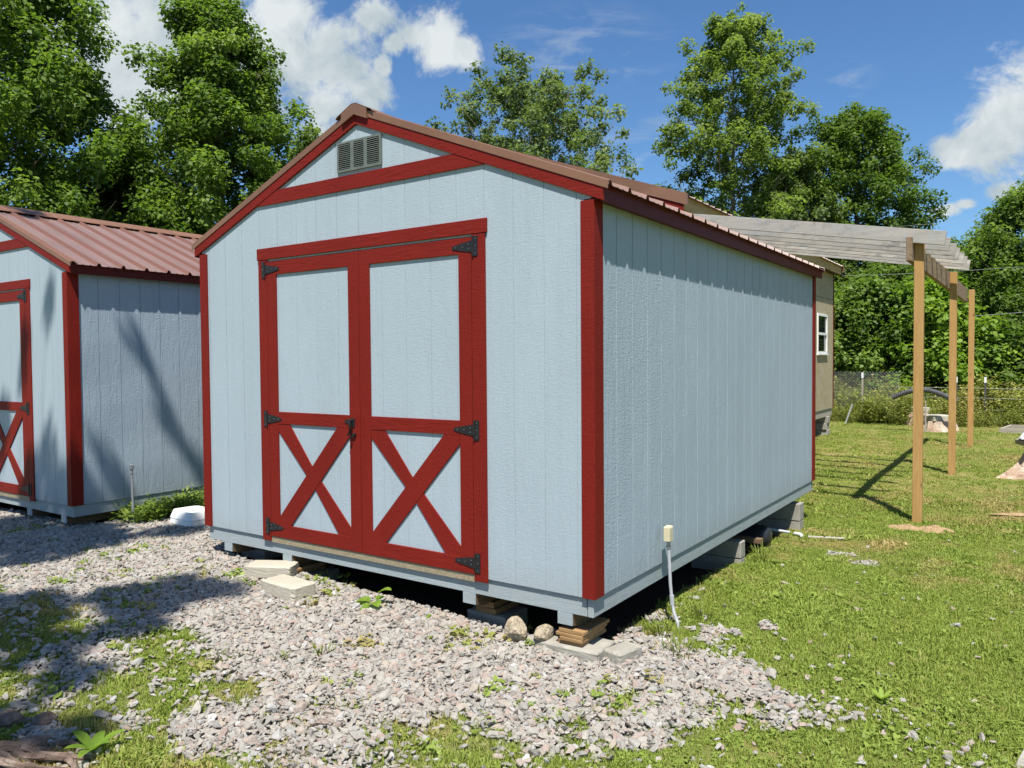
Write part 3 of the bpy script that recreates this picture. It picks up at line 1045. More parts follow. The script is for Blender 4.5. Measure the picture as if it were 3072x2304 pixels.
def conduit(loc, h, label, boxed, lean):
    cm = M_['pvc'] if boxed else M_['shaded_conduit']
    rt = empty('conduit_riser', loc, 0, label=label, cat='conduit', group='grey conduit risers beside the sheds')
    lx, ly = lean
    m = MB()
    m.tube([(.055-lx, -.03-ly, -.03), (.035-lx, -.02-ly, .03), (.012-lx*.9, -.008-ly*.9, .075), (0-lx*.8, 0-ly*.8, .13), (-lx*.4, -ly*.4, h*.5), (0, 0, h)], .0105, 12)
    m.build('pipe', cm, rt)
    m = MB()
    m.tube([(0-lx*.83, -ly*.83, .115), (-lx*.72, -ly*.72, .175)], .0145, 12)
    m.build('coupling', cm, rt)
    m = MB()
    m.tube([(0, 0, h-.025), (0, 0, h-.010)], .016, 10)
    m.tube([(.0, 0, h-.01), (.0, 0, h+.018)], .012, 10)
    m.build('clamp', M_['steel'], rt)
    if boxed:
        bx('outlet_box', M_['beige'], rt, -.020, .018, -.034, .012, h+.02, h+.11, .003)
        bx('box_cover', M_['beige'], rt, -.022, .022, .0125, .020, h+.017, h+.113, .002)
        bx('box_lid', M_['beige'], rt, .0185, .0235, -.032, .010, h+.024, h+.106, .001)
    else:
        bx('cap', cm, rt, -.017, .017, -.017, .017, h+.015, h+.06, .004)
    return rt


conduit((.062, .845, -.355), .49, 'grey plastic conduit with a beige outlet box beside the long side wall', True, (-.028, .0))
conduit((-5.12, .33, -.24), .50, 'grey conduit standing in the weeds by the side wall of the left shed', False, (-.01, .0))


# ------------------------------------------------------------------ white tub between the sheds
bm = bmesh.new()
secs = [(.205, .155, .0), (.205, .155, .004), (.196, .146, .048), (.200, .150, .052), (.180, .130, .108), (.174, .124, .120), (.150, .100, .120), (.144, .094, .098), (.10, .07, .096)]
rings = []
for (a, b_, z) in secs:
    ring = []
    for k in range(72):
        t = 2*math.pi*k/72
        cx_, sx_ = math.cos(t), math.sin(t)
        rr_ = (abs(cx_/a)**6+abs(sx_/b_)**6)**(-1/6)
        ring.append(bm.verts.new((rr_*cx_, rr_*sx_, z)))
    rings.append(ring)
for A, B in zip(rings[:-1], rings[1:]):
    for k in range(72):
        bm.faces.new((A[k], A[(k+1) % 72], B[(k+1) % 72], B[k]))
bm.faces.new(rings[-1])
bm.faces.new(rings[0][::-1])
for f in bm.faces:
    f.smooth = False
me = bpy.data.meshes.new('plastic_tub')
bm.to_mesh(me)
bm.free()
tub = mobj('plastic_tub', me, M_['white'])
tub.location = (-4.53, .58, -.205)
tub.rotation_euler = (0, 0, R(-6))
tag(tub, 'upturned white plastic tub on the gravel between the two sheds', 'tub')


# ------------------------------------------------------------------ tan building behind
def make_tan():
    xw, y0, y1, zb, ze = -1.75, 5.35, 14.05, .20, 3.12
    xl = -6.9
    xc = (xw+xl)/2
    sl = .36
    rt = empty('workshop_building', (0, 0, 0), 0, label='taller tan plywood building on block piers behind the large shed', cat='building')
    def z_(x):
        return ze+sl*(xw-xc)-sl*abs(x-xc)
    # plywood sheets on the side wall, with a window hole
    wy0, wy1, wz0, wz1 = 12.60, 13.44, 1.37, 2.18
    yy = y1
    while yy > y0+.01:
        ya = max(yy-1.215, y0)
        for (za, zb_) in ((zb, 2.52), (2.528, ze+.02)):
            m = MB()
            if ya < wy1 and yy > wy0 and za < 1:
                pc = []
                a, c = max(ya, wy0), min(yy, wy1)
                m.box(xw-.015, xw, ya, yy-.006, za, wz0)
                m.box(xw-.015, xw, ya, yy-.006, wz1, zb_)
                if a > ya:
                    m.box(xw-.015, xw, ya, a, wz0, wz1)
                if c < yy-.006:
                    m.box(xw-.015, xw, c, yy-.006, wz0, wz1)
            else:
                m.box(xw-.015, xw, ya, yy-.006, za, zb_)
            m.build('plywood_sheet', M_['tan'], rt)
        yy = ya
    m = MB()
    m.prism([(xl, zb), (xw-.016, zb), (xw-.016, z_(xw)), (xc, z_(xc)), (xl, z_(xl))], y0+.0, y0+.02, 'y')
    m.prism([(xl, zb), (xw-.016, zb), (xw-.016, z_(xw)), (xc, z_(xc)), (xl, z_(xl))], y1-.03, y1-.01, 'y')
    m.box(xl, xl+.02, y0+.021, y1-.031, zb, ze)
    m.box(xl+.03, xw-.1, y0+.03, y1-.04, zb, zb+.05)
    m.build('wall', M_['tan'], rt)
    bx('corner_trim', M_['fascia'], rt, xw+.001, xw+.012, y1-.012, y1+.03, zb, ze)
    # floor skirt
    bx('floor_beam', M_['oldwood'], rt, xw-.06, xw-.018, y0+.1, y1-.02, zb-.16, zb-.002)
    # window
    w = MB()
    fx0, fx1 = xw-.01, xw+.022
    t = .045
    w.box(fx0, fx1, wy0, wy1, wz1-t, wz1)
    w.box(fx0, fx1, wy0, wy1, wz0, wz0+t)
    w.box(fx0, fx1, wy0, wy0+t, wz0+t, wz1-t)
    w.box(fx0, fx1, wy1-t, wy1, wz0+t, wz1-t)
    wf = w.build('window', M_['white'], rt, .003)
    zm = (wz0+wz1)/2
    bx('meeting_rail', M_['white'], wf, fx0+.004, fx1-.004, wy0+t, wy1-t, zm-.025, zm+.025)
    bx('window_sill', M_['white'], wf, fx0, fx1+.02, wy0-.03, wy1+.03, wz0-.03, wz0-.001)
    bx('pane', M_['glass'], wf, fx0+.004, fx0+.010, wy0+t, wy1-t, zm+.025, wz1-t)
    bx('pane', M_['glass'], wf, fx0-.004, fx0+.002, wy0+t, wy1-t, wz0+t, zm-.025)
    # eave: boxed tan fascia and soffit
    xo = xw+.16
    bx('eave_fascia', M_['tanfascia'], rt, xo-.018, xo, y0-.145, y1-.0, ze-.055, ze+.115)
    bx('soffit', M_['dark'], rt, xw+.001, xo-.019, y0-.13, y1-.02, ze-.045, ze-.035)
    xo2 = xl-.16
    bx('eave_fascia', M_['tanfascia'], rt, xo2, xo2+.018, y0-.145, y1, ze-.055, ze+.115)
    # rakes
    def zo(x):
        return ze+.115+sl*(xo-xc)-sl*abs(x-xc)
    for sg, xe in ((1, xo), (-1, xo2)):
        for (ya, yb) in ((y0-.17, y0-.146), (y1+.001, y1+.02)):
            m = MB()
            m.prism([(xc, zo(xc)-.20), (xe, zo(xe)-.20), (xe, zo(xe)-.11), (xc, zo(xc)-.11)], ya+.01, yb, 'y')
            m.build('rake_board', M_['red_h'], rt)
            m = MB()
            m.prism([(xc, zo(xc)-.105), (xe+.05*sg, zo(xe)-.105-.05*sl), (xe+.05*sg, zo(xe)+.035-.05*sl), (xc, zo(xc)+.035)], ya-.004, yb+.012, 'y')
            m.build('rake_metal_trim', M_['rooftrim'], rt)
        # metal roof with ribs
        y = y0-.14
        while y < y1:
            ye = min(y+.9144, y1+.0)
            m = MB()
            prof = []
            yy = y
            while yy < ye-1e-4:
                for dy, h in ((0, 0), (.012, .02), (.032, .02), (.046, .0)):
                    if yy+dy < ye:
                        prof.append((yy+dy, h))
                yy += .2286
            prof.append((ye, 0))
            vs, fs = [], []
            for (q, h) in prof:
                for t_ in (0, -.002):
                    for x in (xc, xe+.05*sg):
                        vs.append((x, q, zo(x)+.006+h+t_))
            for i in range(len(prof)-1):
                a, b2 = 4*i, 4*(i+1)
                fs += [(a, a+1, b2+1, b2), (a+2, b2+2, b2+3, a+3), (a+1, a+3, b2+3, b2+1)]
            m.add(vs, fs)
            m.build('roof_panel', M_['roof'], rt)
            y = ye
    return rt


make_tan()
# piers of the tan building
for (px, py, lb) in ((-1.93, 13.62, 'stacked concrete block pier at the far corner of the tan building'), (-1.95, 11.2, 'concrete block pier under the middle of the tan building'), (-1.95, 8.4, 'concrete block pier under the near half of the tan building')):
    z0 = H(px, py)-.03
    rt = empty('block_pier', (px, py, z0), 0, label=lb, cat='block pier', group='block piers under the tan building')
    hh = (.04-z0)
    n = 3
    for k in range(n):
        m = MB()
        sx = .40 if k % 2 == 0 else .36
        m.box(-sx/2, sx/2, -.11-(k % 2)*.03, .11, hh/n*k+.002, hh/n*(k+1)-.002)
        m.build('block', M_['concrete'], rt, .006)
m = MB()
m.tube([(-1.93, 16.3, -.32), (-1.78, 16.35, .16)], .018, 8)
tag(m.build('leaning_pipe', M_['pvc']), 'white pipe leaning in the weeds beside the tan building', 'pipe')

# ------------------------------------------------------------------ pergola
pg = empty('pergola', (.9, 5.4, -.455), 0, label='open timber pergola of pale rafters on three orange posts beside the tan building', cat='pergola')
PO = Vector((.9, 5.4, -.455))


def pgo(o):
    for v_ in o.data.vertices:
        v_.co -= PO
    return o


for (x, y, zt, lb) in ((.900, 5.40, 2.462, None), (.935, 8.80, 2.462, None), (.935, 12.30, 2.47, None)):
    pgo(bx('post', M_['post'], pg, x-.0445, x+.0445, y-.0445, y+.0445, H(x, y)-.05, zt, .003))
m = MB()
m.box(.800, .8535, 5.20, 12.55, 2.262, 2.505)
pgo(m.build('beam', M_['beam'], pg, .003))
for i, (y, z1) in enumerate(zip((5.30, 5.775, 6.36, 6.92, 7.44, 7.97, 8.60, 9.2, 9.85, 10.5, 11.15, 11.8, 12.4), (2.541, 2.536, 2.545, 2.560, 2.566, 2.575, 2.592, 2.6, 2.6, 2.6, 2.6, 2.6, 2.6))):
    if i > 6:
        continue
    s = -.179
    xa, xb = -1.745, 1.16+rnd.uniform(-.01, .01)
    def zz(x):
        return z1+s*(x-1.16)
    m = MB()
    m.prism([(xa, zz(xa)), (xb, zz(xb)), (xb-.02, zz(xb)-.140), (xa, zz(xa)-.142)], y-.019, y+.019, 'y')
    pgo(m.build('rafter', M_['rafter'], pg, .002))

# ------------------------------------------------------------------ fence behind the lawn
def make_fence():
    rt = empty('chain_link_fence', (-3, 17.5, -.3), 0, label='grey chain link wire fence standing in the tall weeds at the back of the lawn', cat='fence')
    O = Vector((-3, 17.5, -.3))
    top = .93
    xa, xb = -6.0, 6.5
    m = MB()
    n = 0
    h = .075
    x = xa
    def strand(p, q, r=.0028):
        d = (Vector(q)-Vector(p))
        a = Vector((0, r, 0))
        b_ = d.normalized().cross(Vector((0, 1, 0)))*r
        m.add([Vector(p)+a, Vector(p)-a*.5+b_, Vector(p)-a*.5-b_, Vector(q)+a, Vector(q)-a*.5+b_, Vector(q)-a*.5-b_], [(0, 1, 4, 3), (1, 2, 5, 4), (2, 0, 3, 5)])
    Hf = top+.3
    x = xa-Hf
    while x < xb:
        for s in (1, -1):
            p0 = Vector((x if s > 0 else x+Hf, 17.5, -.3))
            p1 = Vector((x+Hf if s > 0 else x, 17.5, top))
            # clip to [xa, xb]
            def at(t):
                return p0+(p1-p0)*t
            ts = []
            t0, t1 = 0.0, 1.0
            dx = p1.x-p0.x
            for bound, lo in ((xa, True), (-.9 if x < 2 else xb, False)):
                tt = (bound-p0.x)/dx
                if (lo and dx > 0) or (not lo and dx < 0):
                    t0 = max(t0, tt)
                else:
                    t1 = min(t1, tt)
            if t1 > t0:
                strand(at(t0)-O, at(t1)-O)
        x += h
        if x > -.9:
            break
    w = m.build('wire_mesh', M_['wire'], rt)
    w['kind'] = 'stuff'
    for px in (-4.4, -1.76, .31, .90, 2.9, 5.0):
        big = px in (-1.76,)
        m = MB()
        m.box(px-.02-O.x, px+.02-O.x, -.02, .02, -.1, (top if px < 0 else top-.1)+.27)
        p = m.build('fence_post', M_['oldwood'] if big else M_['hose'], rt)
        m = MB()
        m.box(px-.024-O.x, px+.024-O.x, -.026, .022, (top if px < 0 else top-.1)+.14, (top if px < 0 else top-.1)+.275)
        m.build('post_tip', M_['white'], p)
    m = MB()
    for zz_ in (.35, .62, .85):
        m.tube([(2.0, 0, zz_), (6, .02, zz_-.03), (9, 0, zz_)], .004, 4)
    m.build('strand_wire', M_['wire'], rt)


make_fence()

# ------------------------------------------------------------------ lawn things
def stump_mesh(r0, r1, h, seed, flare=.25, n=28):
    r = random.Random(seed)
    ph = [r.uniform(0, 6.28) for _ in range(4)]
    m = MB()
    vs, fs = [], []
    lv = 9
    for j in range(lv):
        t = j/(lv-1)
        for k in range(n):
            a = 2*math.pi*k/n
            fl = (1-t)**2.2
            rad = r0*(1-t)+r1*t+fl*flare*(.5+.5*math.sin(5*a+ph[0]))+.02*math.sin(9*a+ph[1])+.015*math.sin(17*a+ph[2]+3*t)
            vs.append((rad*math.cos(a), rad*math.sin(a), h*t-.03))
    for j in range(lv-1):
        for k in range(n):
            fs.append((j*n+k, j*n+(k+1) % n, (j+1)*n+(k+1) % n, (j+1)*n+k))
    fs.append(tuple((lv-1)*n+k for k in range(n)))
    m.add(vs, fs)
    return m


for (x, y, s, hh, lb, pl) in ((.10, 15.75, .74, .25, 'near peeling tree stump capped by a square paver, behind the pergola posts', 'square tan paver lying on the near tree stump'),
                              (-.42, 17.0, .50, .32, 'narrower tree stump with a paver cap, in the weeds behind the near stump', 'tan paver lying on the farther tree stump')):
    o = stump_mesh(.52*s, .44*s, hh, int(x*10)+3, .05*s).build('tree_stump', M_['stump'])
    o.location = (x, y, H(x, y))
    tag(o, lb, 'tree stump', 'paver capped tree stumps behind the pergola')
    p = rough_block('paver', (x, y, H(x, y)+hh+.03), .70*s, .66*s, .13, R(38), M_['paver'], pl, 'paver', 'pavers on the stumps', .012)
# corrugated pipe arched over the weeds
m = MB()
pts = []
rad = []
for k in range(61):
    t = k/60
    pts.append((-.75+1.25*t, 15.25, .34+.24*math.sin(math.pi*(t*.92+.06))-.03*t))
    rad.append(.052+(.006 if k % 2 else 0))
m.tube(pts, rad, 10, smooth=False)
tag(m.build('drain_hose', M_['hose']), 'dark corrugated drain hose arching over the weeds behind the pergola posts', 'hose')
# little prop that carries it
m = MB()
m.tube([(.45, 15.28, -.36), (.45, 15.28, .40)], .02, 8)
m.tube([(-.1, 15.30, -.36), (-.1, 15.30, .50)], .015, 8)
tag(m.build('prop_stake', M_['oldwood']), 'two thin stakes in the weeds carrying the arched drain hose', 'stakes')


def cloth_heap(name, loc, sx, sy, sz, seed, label, cat):
    n = 40
    r = np.random.default_rng(seed)
    u = np.linspace(-1, 1, n)
    X_, Y_ = np.meshgrid(u, u, indexing='ij')
    d = np.clip(1-(X_**2+Y_**2), 0, 1)
    Zz = d**.6*(.35+.9*vnoise(X_, Y_, .35, seed)+.5*vnoise(X_, Y_, .14, seed+1))
    Vv = np.stack([(X_*(1+.15*vnoise(X_, Y_, .5, seed+2))*sx).ravel(), (Y_*sy).ravel(), (Zz*sz).ravel()], 1)
    i_, j_ = np.meshgrid(np.arange(n-1), np.arange(n-1), indexing='ij')
    q = (i_*n+j_).ravel()
    ok = d[:-1, :-1].ravel() > .01
    F_ = np.stack([q, q+n, q+n+1, q+1], 1)[ok]
    me = np_mesh(name, Vv, F_)
    me.polygons.foreach_set('use_smooth', [True]*len(me.polygons))
    o = mobj(name, me, M_['bag'])
    o.location = loc
    return tag(o, label, cat)


cloth_heap('plastic_bag', (.93, 18.0, H(.93, 18)), .42, .3, .22, 5, 'crumpled white plastic bag lying at the foot of the back weeds', 'plastic bag')
# low timber frame on the lawn
rt = empty('garden_bed_frame', (1.25, 15.6, H(1.25, 15.6)), R(-8), label='low grey timber frame half sunk in the far lawn by the right edge', cat='garden frame')
bx('frame_board', M_['oldwood'], rt, 0, 1.7, 0, .05, -.02, .09)
bx('frame_board', M_['oldwood'], rt, 0, 1.7, 1.1, 1.15, -.02, .09)
bx('frame_board', M_['oldwood'], rt, 0, .05, .052, 1.098, -.02, .085)
bx('frame_board', M_['oldwood'], rt, 1.65, 1.7, .052, 1.098, -.02, .085)
# flared stump at the right edge with a bag on it
o = stump_mesh(.26, .17, .50, 12, .34, 36).build('tree_stump', M_['stump'])
o.location = (1.99, 8.95, H(1.9, 8.9))
tag(o, 'flared root stump at the right edge of the lawn, under a white bag', 'tree stump')
o = rough_block('flat_stone', (1.95, 8.95, H(1.9, 8.9)+.47), .46, .40, .07, R(20), M_['concrete'], 'flat dark stone slab on the flared stump at the right edge', 'stone slab')
cloth_heap('plastic_sack', (1.95, 8.92, H(1.9, 8.9)+.50), .24, .26, .12, 8, 'white plastic sack lying on top of the stump at the right edge', 'plastic sack')


def patch(name, cx, cy, rx, ry, h, mat, label, cat, seed, rz=0.0):
    n = 36
    vs, fs = [], []
    r = random.Random(seed)
    ph = [r.uniform(0, 6) for _ in range(4)]
    lv = 7
    vs.append((0, 0, h))
    for j in range(1, lv+1):
        t = j/lv
        for k in range(n):
            a = 2*math.pi*k/n
            w = 1+.24*math.sin(2*a+ph[0])+.18*math.sin(5*a+ph[1])+.12*math.sin(9*a+ph[2])+r.uniform(-.07, .07)
            vs.append((rx*t*w*math.cos(a), ry*t*w*math.sin(a), h*(1-t**2)*(1+.5*math.sin(7*t+3*a))-.012*t))
    for k in range(n):
        fs.append((0, 1+k, 1+(k+1) % n))
    for j in range(lv-1):
        for k in range(n):
            a, b_ = 1+j*n, 1+(j+1)*n
            fs.append((a+k, b_+k, b_+(k+1) % n, a+(k+1) % n))
    m = MB()
    m.add(vs, fs, True)
    o = m.build(name, mat)
    o.location = (cx, cy, H(cx, cy)+.006)
    o.rotation_euler = (0, 0, rz)
    return tag(o, label, cat)


patch('dirt_spoil', .86, 4.93, .15, .10, .03, M_['sand'], 'small orange patch of spoil at the foot of the nearest post, left half', 'dirt patch', 1)
patch('dirt_spoil', 1.10, 5.0, .16, .12, .035, M_['sand'], 'larger orange patch of spoil in the grass right of the nearest post', 'dirt patch', 2)
patch('dirt_spoil', 1.95, 6.3, .35, .12, .012, M_['sand'], 'thin worn patch of tan soil in the lawn by the right edge', 'dirt patch', 3, .3)

# overhead wires
for (p, q, sag, lb) in (((-1.55, 13.9, 3.02), (6.0, 13.0, 3.05), .10, 'thin wire running right from the eave of the tan building'),
                        ((.93, 12.3, 2.0), (9.0, 17.5, 3.2), .15, 'thin wire rising to the right from the farthest pergola post'),
                        ((-30.0, 8.5, 4.2), (12.0, 30.0, 6.3), .3, 'faint long wire crossing in front of the trees')):
    m = MB()
    pts = []
    for k in range(13):
        t = k/12
        P = Vector(p).lerp(Vector(q), t)
        P.z -= sag*4*t*(1-t)
        pts.append(P)
    m.tube(pts, .0028, 4)
    tag(m.build('overhead_wire', M_['wire']), lb, 'wire')

# root mass in the near left corner
rt = empty('tree_root', (-1.55, -2.35, H(-1.5, -2.3)), 0, label='red brown tangle of exposed tree roots in the near left corner', cat='tree roots')
for i, (a, l, w, hh) in enumerate(((.5, .60, .020, .040), (.15, .52, .016, .03), (.95, .55, .018, .035), (1.4, .42, .018, .03), (-.25, .50, .018, .02), (.70, .42, .026, .055), (2.0, .4, .02, .03), (.30, .50, .013, .06), (1.15, .36, .022, .04), (.58, .52, .011, .08))):
    m = MB()
    r = random.Random(i)
    pts, rad = [], []
    for k in range(12):
        t = k/11
        pts.append((math.cos(a+.35*math.sin(4*t+i))*l*t, math.sin(a+.35*math.sin(4*t+i))*l*t, hh*(1-t)+.02*math.sin(9*t+i)-.01))
        rad.append(w*(1-t)**.6*r.uniform(.85, 1.15)+.006)
    m.tube(pts, rad, 9, smooth=False)
    m.v = [(p[0]+r.uniform(-.006, .006), p[1]+r.uniform(-.006, .006), p[2]+r.uniform(-.006, .006)) for p in m.v]
    m.build('root', M_['root'], rt)


for i, (x, y, s_, lb) in enumerate(((-1.42, -2.16, .055, 'dull brown rock among the exposed roots in the near left corner'), (-1.62, -2.02, .045, 'small brown rock behind the exposed roots in the near left corner'), (-1.27, -2.24, .035, 'small brown rock between the roots and the bright weed, near left'), (-1.75, -2.10, .05, 'brown rock at the left frame edge behind the roots'))):
    boulder('rock', (x, y, H(x, y)+s_*.3), (s_*1.2, s_, s_*.8), M_['root'], lb, 'rock', 50+i, 'brown rocks among the roots')


# ------------------------------------------------------------------ foliage
def leaves_mesh(name, P, N, size, tone, rng, aspect=.72, fold=.18, curl=0.0):
    """one folded quad per leaf. P centres (n,3), N rough facing (n,3)"""
    n = len(P)
    N = N/np.linalg.norm(N, axis=1, keepdims=True)
    t = rng.normal(size=(n, 3))
    t[:, 2] -= .35
    t = t-N*np.sum(t*N, 1, keepdims=True)
    t /= np.linalg.norm(t, axis=1, keepdims=True)+1e-9
    b_ = np.cross(N, t)
    s = (size*rng.uniform(.7, 1.25, n))[:, None]
    v0 = P-t*s*.5
    v2 = P+t*s*.5-N*s*curl
    v1 = P+b_*s*aspect*.5+N*s*fold
    v3 = P-b_*s*aspect*.5+N*s*fold*.6
    V = np.stack([v0, v1, v2, v3], 1).reshape(-1, 3)
    F = np.arange(4*n).reshape(n, 4)
    me = np_mesh(name, V, F)
    vattr(me, 'tone', np.repeat(np.clip(tone, 0, 1), 4))
    return me


LM = {
    'tulip': leaf_mat('tulip_tree_leaf', (0.060, 0.108, 0.020), (0.135, 0.215, 0.042), (0.265, 0.35, 0.095), .50, .5, .2),
    'aspen': leaf_mat('pale_poplar_leaf', (0.075, 0.110, 0.040), (0.150, 0.210, 0.080), (0.31, 0.36, 0.20), .46, .5, .2),
    'yellow': leaf_mat('yellow_green_leaf', (0.080, 0.125, 0.028), (0.170, 0.240, 0.062), (0.32, 0.38, 0.13), .54, .5, .2),
    'dark': leaf_mat('deep_green_leaf', (0.048, 0.092, 0.018), (0.115, 0.185, 0.036), (0.23, 0.31, 0.075), .50, .5, .2),
    'weed': leaf_mat('weed_leaf', (0.06, 0.11, 0.015), (0.14, 0.21, 0.03), (0.28, 0.33, 0.06), .35, .5, .25),
    'bright': leaf_mat('bright_green_leaf', (0.10, 0.19, 0.02), (0.18, 0.29, 0.035), (0.30, 0.40, 0.07), .44, .5, .2),
}


def prof_r(prof, t):
    ts = [p[0] for p in prof]
    rs = [p[1] for p in prof]
    return float(np.interp(t, ts, rs))


def make_tree(name, label, cat, base, Ht, prof, nl, nleaf, lsize, lm, seed, group=None, bark='bark', r0=.16, clump=.42, rise=.55, per=4, lean=(0, 0), stretch=(1, 1), flat=.9, inner=.35):
    rng = np.random.default_rng(seed)
    bx_, by_ = base
    zb = H(bx_, by_)-.05 if len(base) == 2 else base[2]
    rt = empty(name, (bx_, by_, zb), 0, label=label, cat=cat, group=group)
    # trunk path
    tp = []
    wx, wy = rng.normal(0, .12, 2)
    for k in range(9):
        t = k/8
        tp.append(np.array([lean[0]*t+wx*math.sin(3*t)*Ht*.05, lean[1]*t+wy*math.sin(2.5*t+1)*Ht*.05, Ht*.96*t]))
    tp = np.array(tp)

    def trunk(t):
        return np.array([np.interp(t, np.linspace(0, 1, 9), tp[:, i]) for i in range(3)])
    m = MB()
    m.tube([tuple(p) for p in tp], [r0*(1-.93*k/8)+(.3*r0 if k == 0 else 0) for k in range(9)], 9)
    cl, cs, ct = [], [], []
    lo = min(p[0] for p in prof)
    for i in range(nl):
        u = (i+.5)/nl
        t = lo+(1-lo)*(u**.85)
        az = i*2.39996+rng.uniform(-.4, .4)
        Rr = prof_r(prof, t)*rng.uniform(.78, 1.10)
        d = np.array([math.cos(az)*stretch[0], math.sin(az)*stretch[1], 0])
        end = trunk(t)+d*Rr
        st = trunk(max(.05, t-rise*Rr/Ht*1.1))
        mid = st*.45+end*.55+np.array([0, 0, -.08*Rr])+rng.normal(0, .06*Rr, 3)
        m.tube([tuple(st), tuple(mid), tuple(end)], [max(.012, r0*.30*(1-t*.7)), max(.009, r0*.16*(1-t*.7)), .006], 5, caps=False)
        tone_l = rng.normal(0, .10)
        for j in range(per):
            s = inner+(1.02-inner)*(j+rng.uniform(.3, 1))/per
            p = (st*(1-s)+end*s) if s < .55 else (mid*(1-(s-.55)/.45)+end*((s-.55)/.45))
            p = p+rng.normal(0, .16*Rr*s, 3)
            q = rng.uniform(.7, 1.25)*clump*(.55+.45*s)
            cl.append(p)
            cs.append(q)
            ct.append(tone_l+rng.normal(0, .10))
            if rng.random() < .5:
                m.tube([tuple(mid*(1-s*.5)+end*s*.5), tuple(p)], [.009, .004], 3, caps=False)
    for k in range(3):
        cl.append(trunk(1.0)+rng.normal(0, .12, 3)+np.array([0, 0, .1*k]))
        cs.append(clump*.6)
        ct.append(.05)
    m.build('trunk', M_[bark], rt)
    cl, cs, ct = np.array(cl), np.array(cs), np.array(ct)
    wgt = cs**2.2
    cnt = rng.multinomial(nleaf, wgt/wgt.sum())
    idx = np.repeat(np.arange(len(cl)), cnt)
    n = len(idx)
    dd = rng.normal(size=(n, 3))
    dd /= np.linalg.norm(dd, axis=1, keepdims=True)
    rr = rng.uniform(0, 1, n)**.55
    off = dd*rr[:, None]*cs[idx][:, None]*np.array([1, 1, flat])
    P = cl[idx]+off
    N = dd*.55+np.array([0, 0, .75])+rng.normal(0, .45, (n, 3))
    tone = .45+ct[idx]+rng.normal(0, .17, n)
    me = leaves_mesh('crown', P, N, lsize, tone, rng)
    mobj('crown', me, LM[lm], rt)
    return rt


gt = 'tall trees behind the sheds'
make_tree('tulip_tree', 'very tall dense green tree at the left edge behind the left shed', 'tree', (-20.3, 5.1), 13.4,
          [(.10, 3.2), (.3, 4.0), (.55, 3.7), (.8, 2.7), (.93, 1.7), (1, .6)], 160, 140000, .128, 'tulip', 11, gt, r0=.22, clump=.50, per=6)
make_tree('tulip_tree', 'tall dense rounded column tree, second from the left, behind the gap between the sheds', 'tree', (-16.6, 9.3), 11.9,
          [(.08, 2.2), (.3, 2.6), (.5, 2.4), (.68, 1.9), (.85, 1.55), (.95, 1.0), (1, .4)], 120, 98000, .122, 'tulip', 23, gt, r0=.2, clump=.44, per=6)
make_tree('tulip_tree', 'dense tree filling the gap between the two tallest left trees', 'tree', (-19.9, 8.6), 8.2,
          [(.08, 2.2), (.4, 2.6), (.8, 1.6), (1, .4)], 60, 34100, .155, 'dark', 31, gt, r0=.18, clump=.6)
make_tree('young_tree', 'small pale tree peeping over the left slope of the large shed roof', 'tree', (-18.4, 14.2), 9.6,
          [(.1, 1.8), (.5, 1.9), (.85, 1.2), (1, .4)], 40, 18600, .139, 'yellow', 37, gt, r0=.12, clump=.5)
make_tree('poplar_tree', 'airy pale leaved tree with many twigs standing right of the roof ridge', 'tree', (-12.9, 19.3), 12.3,
          [(.25, 4.2), (.45, 4.7), (.62, 4.3), (.80, 3.5), (.93, 2.4), (1, 1.1)], 170, 60000, .125, 'aspen', 41, gt, bark='palebark', r0=.15, clump=.34, per=6, rise=.95, inner=.3)
make_tree('locust_tree', 'tallest tree right of centre, pale trunk and loose yellow green crown', 'tree', (-7.6, 25.0), 14.9,
          [(.16, 2.2), (.40, 2.9), (.62, 2.4), (.80, 2.5), (.92, 1.6), (1, .6)], 140, 72000, .125, 'yellow', 53, gt, bark='palebark', r0=.17, clump=.36, per=6, rise=.6)
make_tree('locust_tree', 'slimmer loose crowned tree between the tallest tree and the dark green one', 'tree', (-5.9, 27.0), 9.8,
          [(.14, 2.0), (.5, 2.3), (.8, 1.6), (1, .5)], 80, 34000, .12, 'aspen', 59, gt, bark='palebark', r0=.13, clump=.36, per=5)
make_tree('maple_tree', 'dense dark green tree above the pergola rafters', 'tree', (-3.9, 28.5), 11.5,
          [(.12, 2.2), (.35, 2.9), (.6, 2.8), (.8, 2.2), (.93, 1.5), (1, .6)], 120, 80000, .130, 'dark', 61, gt, r0=.16, clump=.46, per=6)
make_tree('maple_tree', 'broad yellow green tree at the right edge beyond the pergola', 'tree', (1.6, 23.2), 6.6,
          [(.06, 2.2), (.3, 2.6), (.6, 2.2), (.85, 1.4), (1, .5)], 120, 70000, .105, 'tulip', 67, gt, r0=.14, clump=.40, per=6)
make_tree('maple_tree', 'small tree low between the dark tree and the right edge tree', 'tree', (-.9, 26.5), 5.6,
          [(.06, 2.0), (.4, 2.3), (.8, 1.3), (1, .5)], 50, 24800, .139, 'dark', 71, gt, r0=.12, clump=.5, per=4)
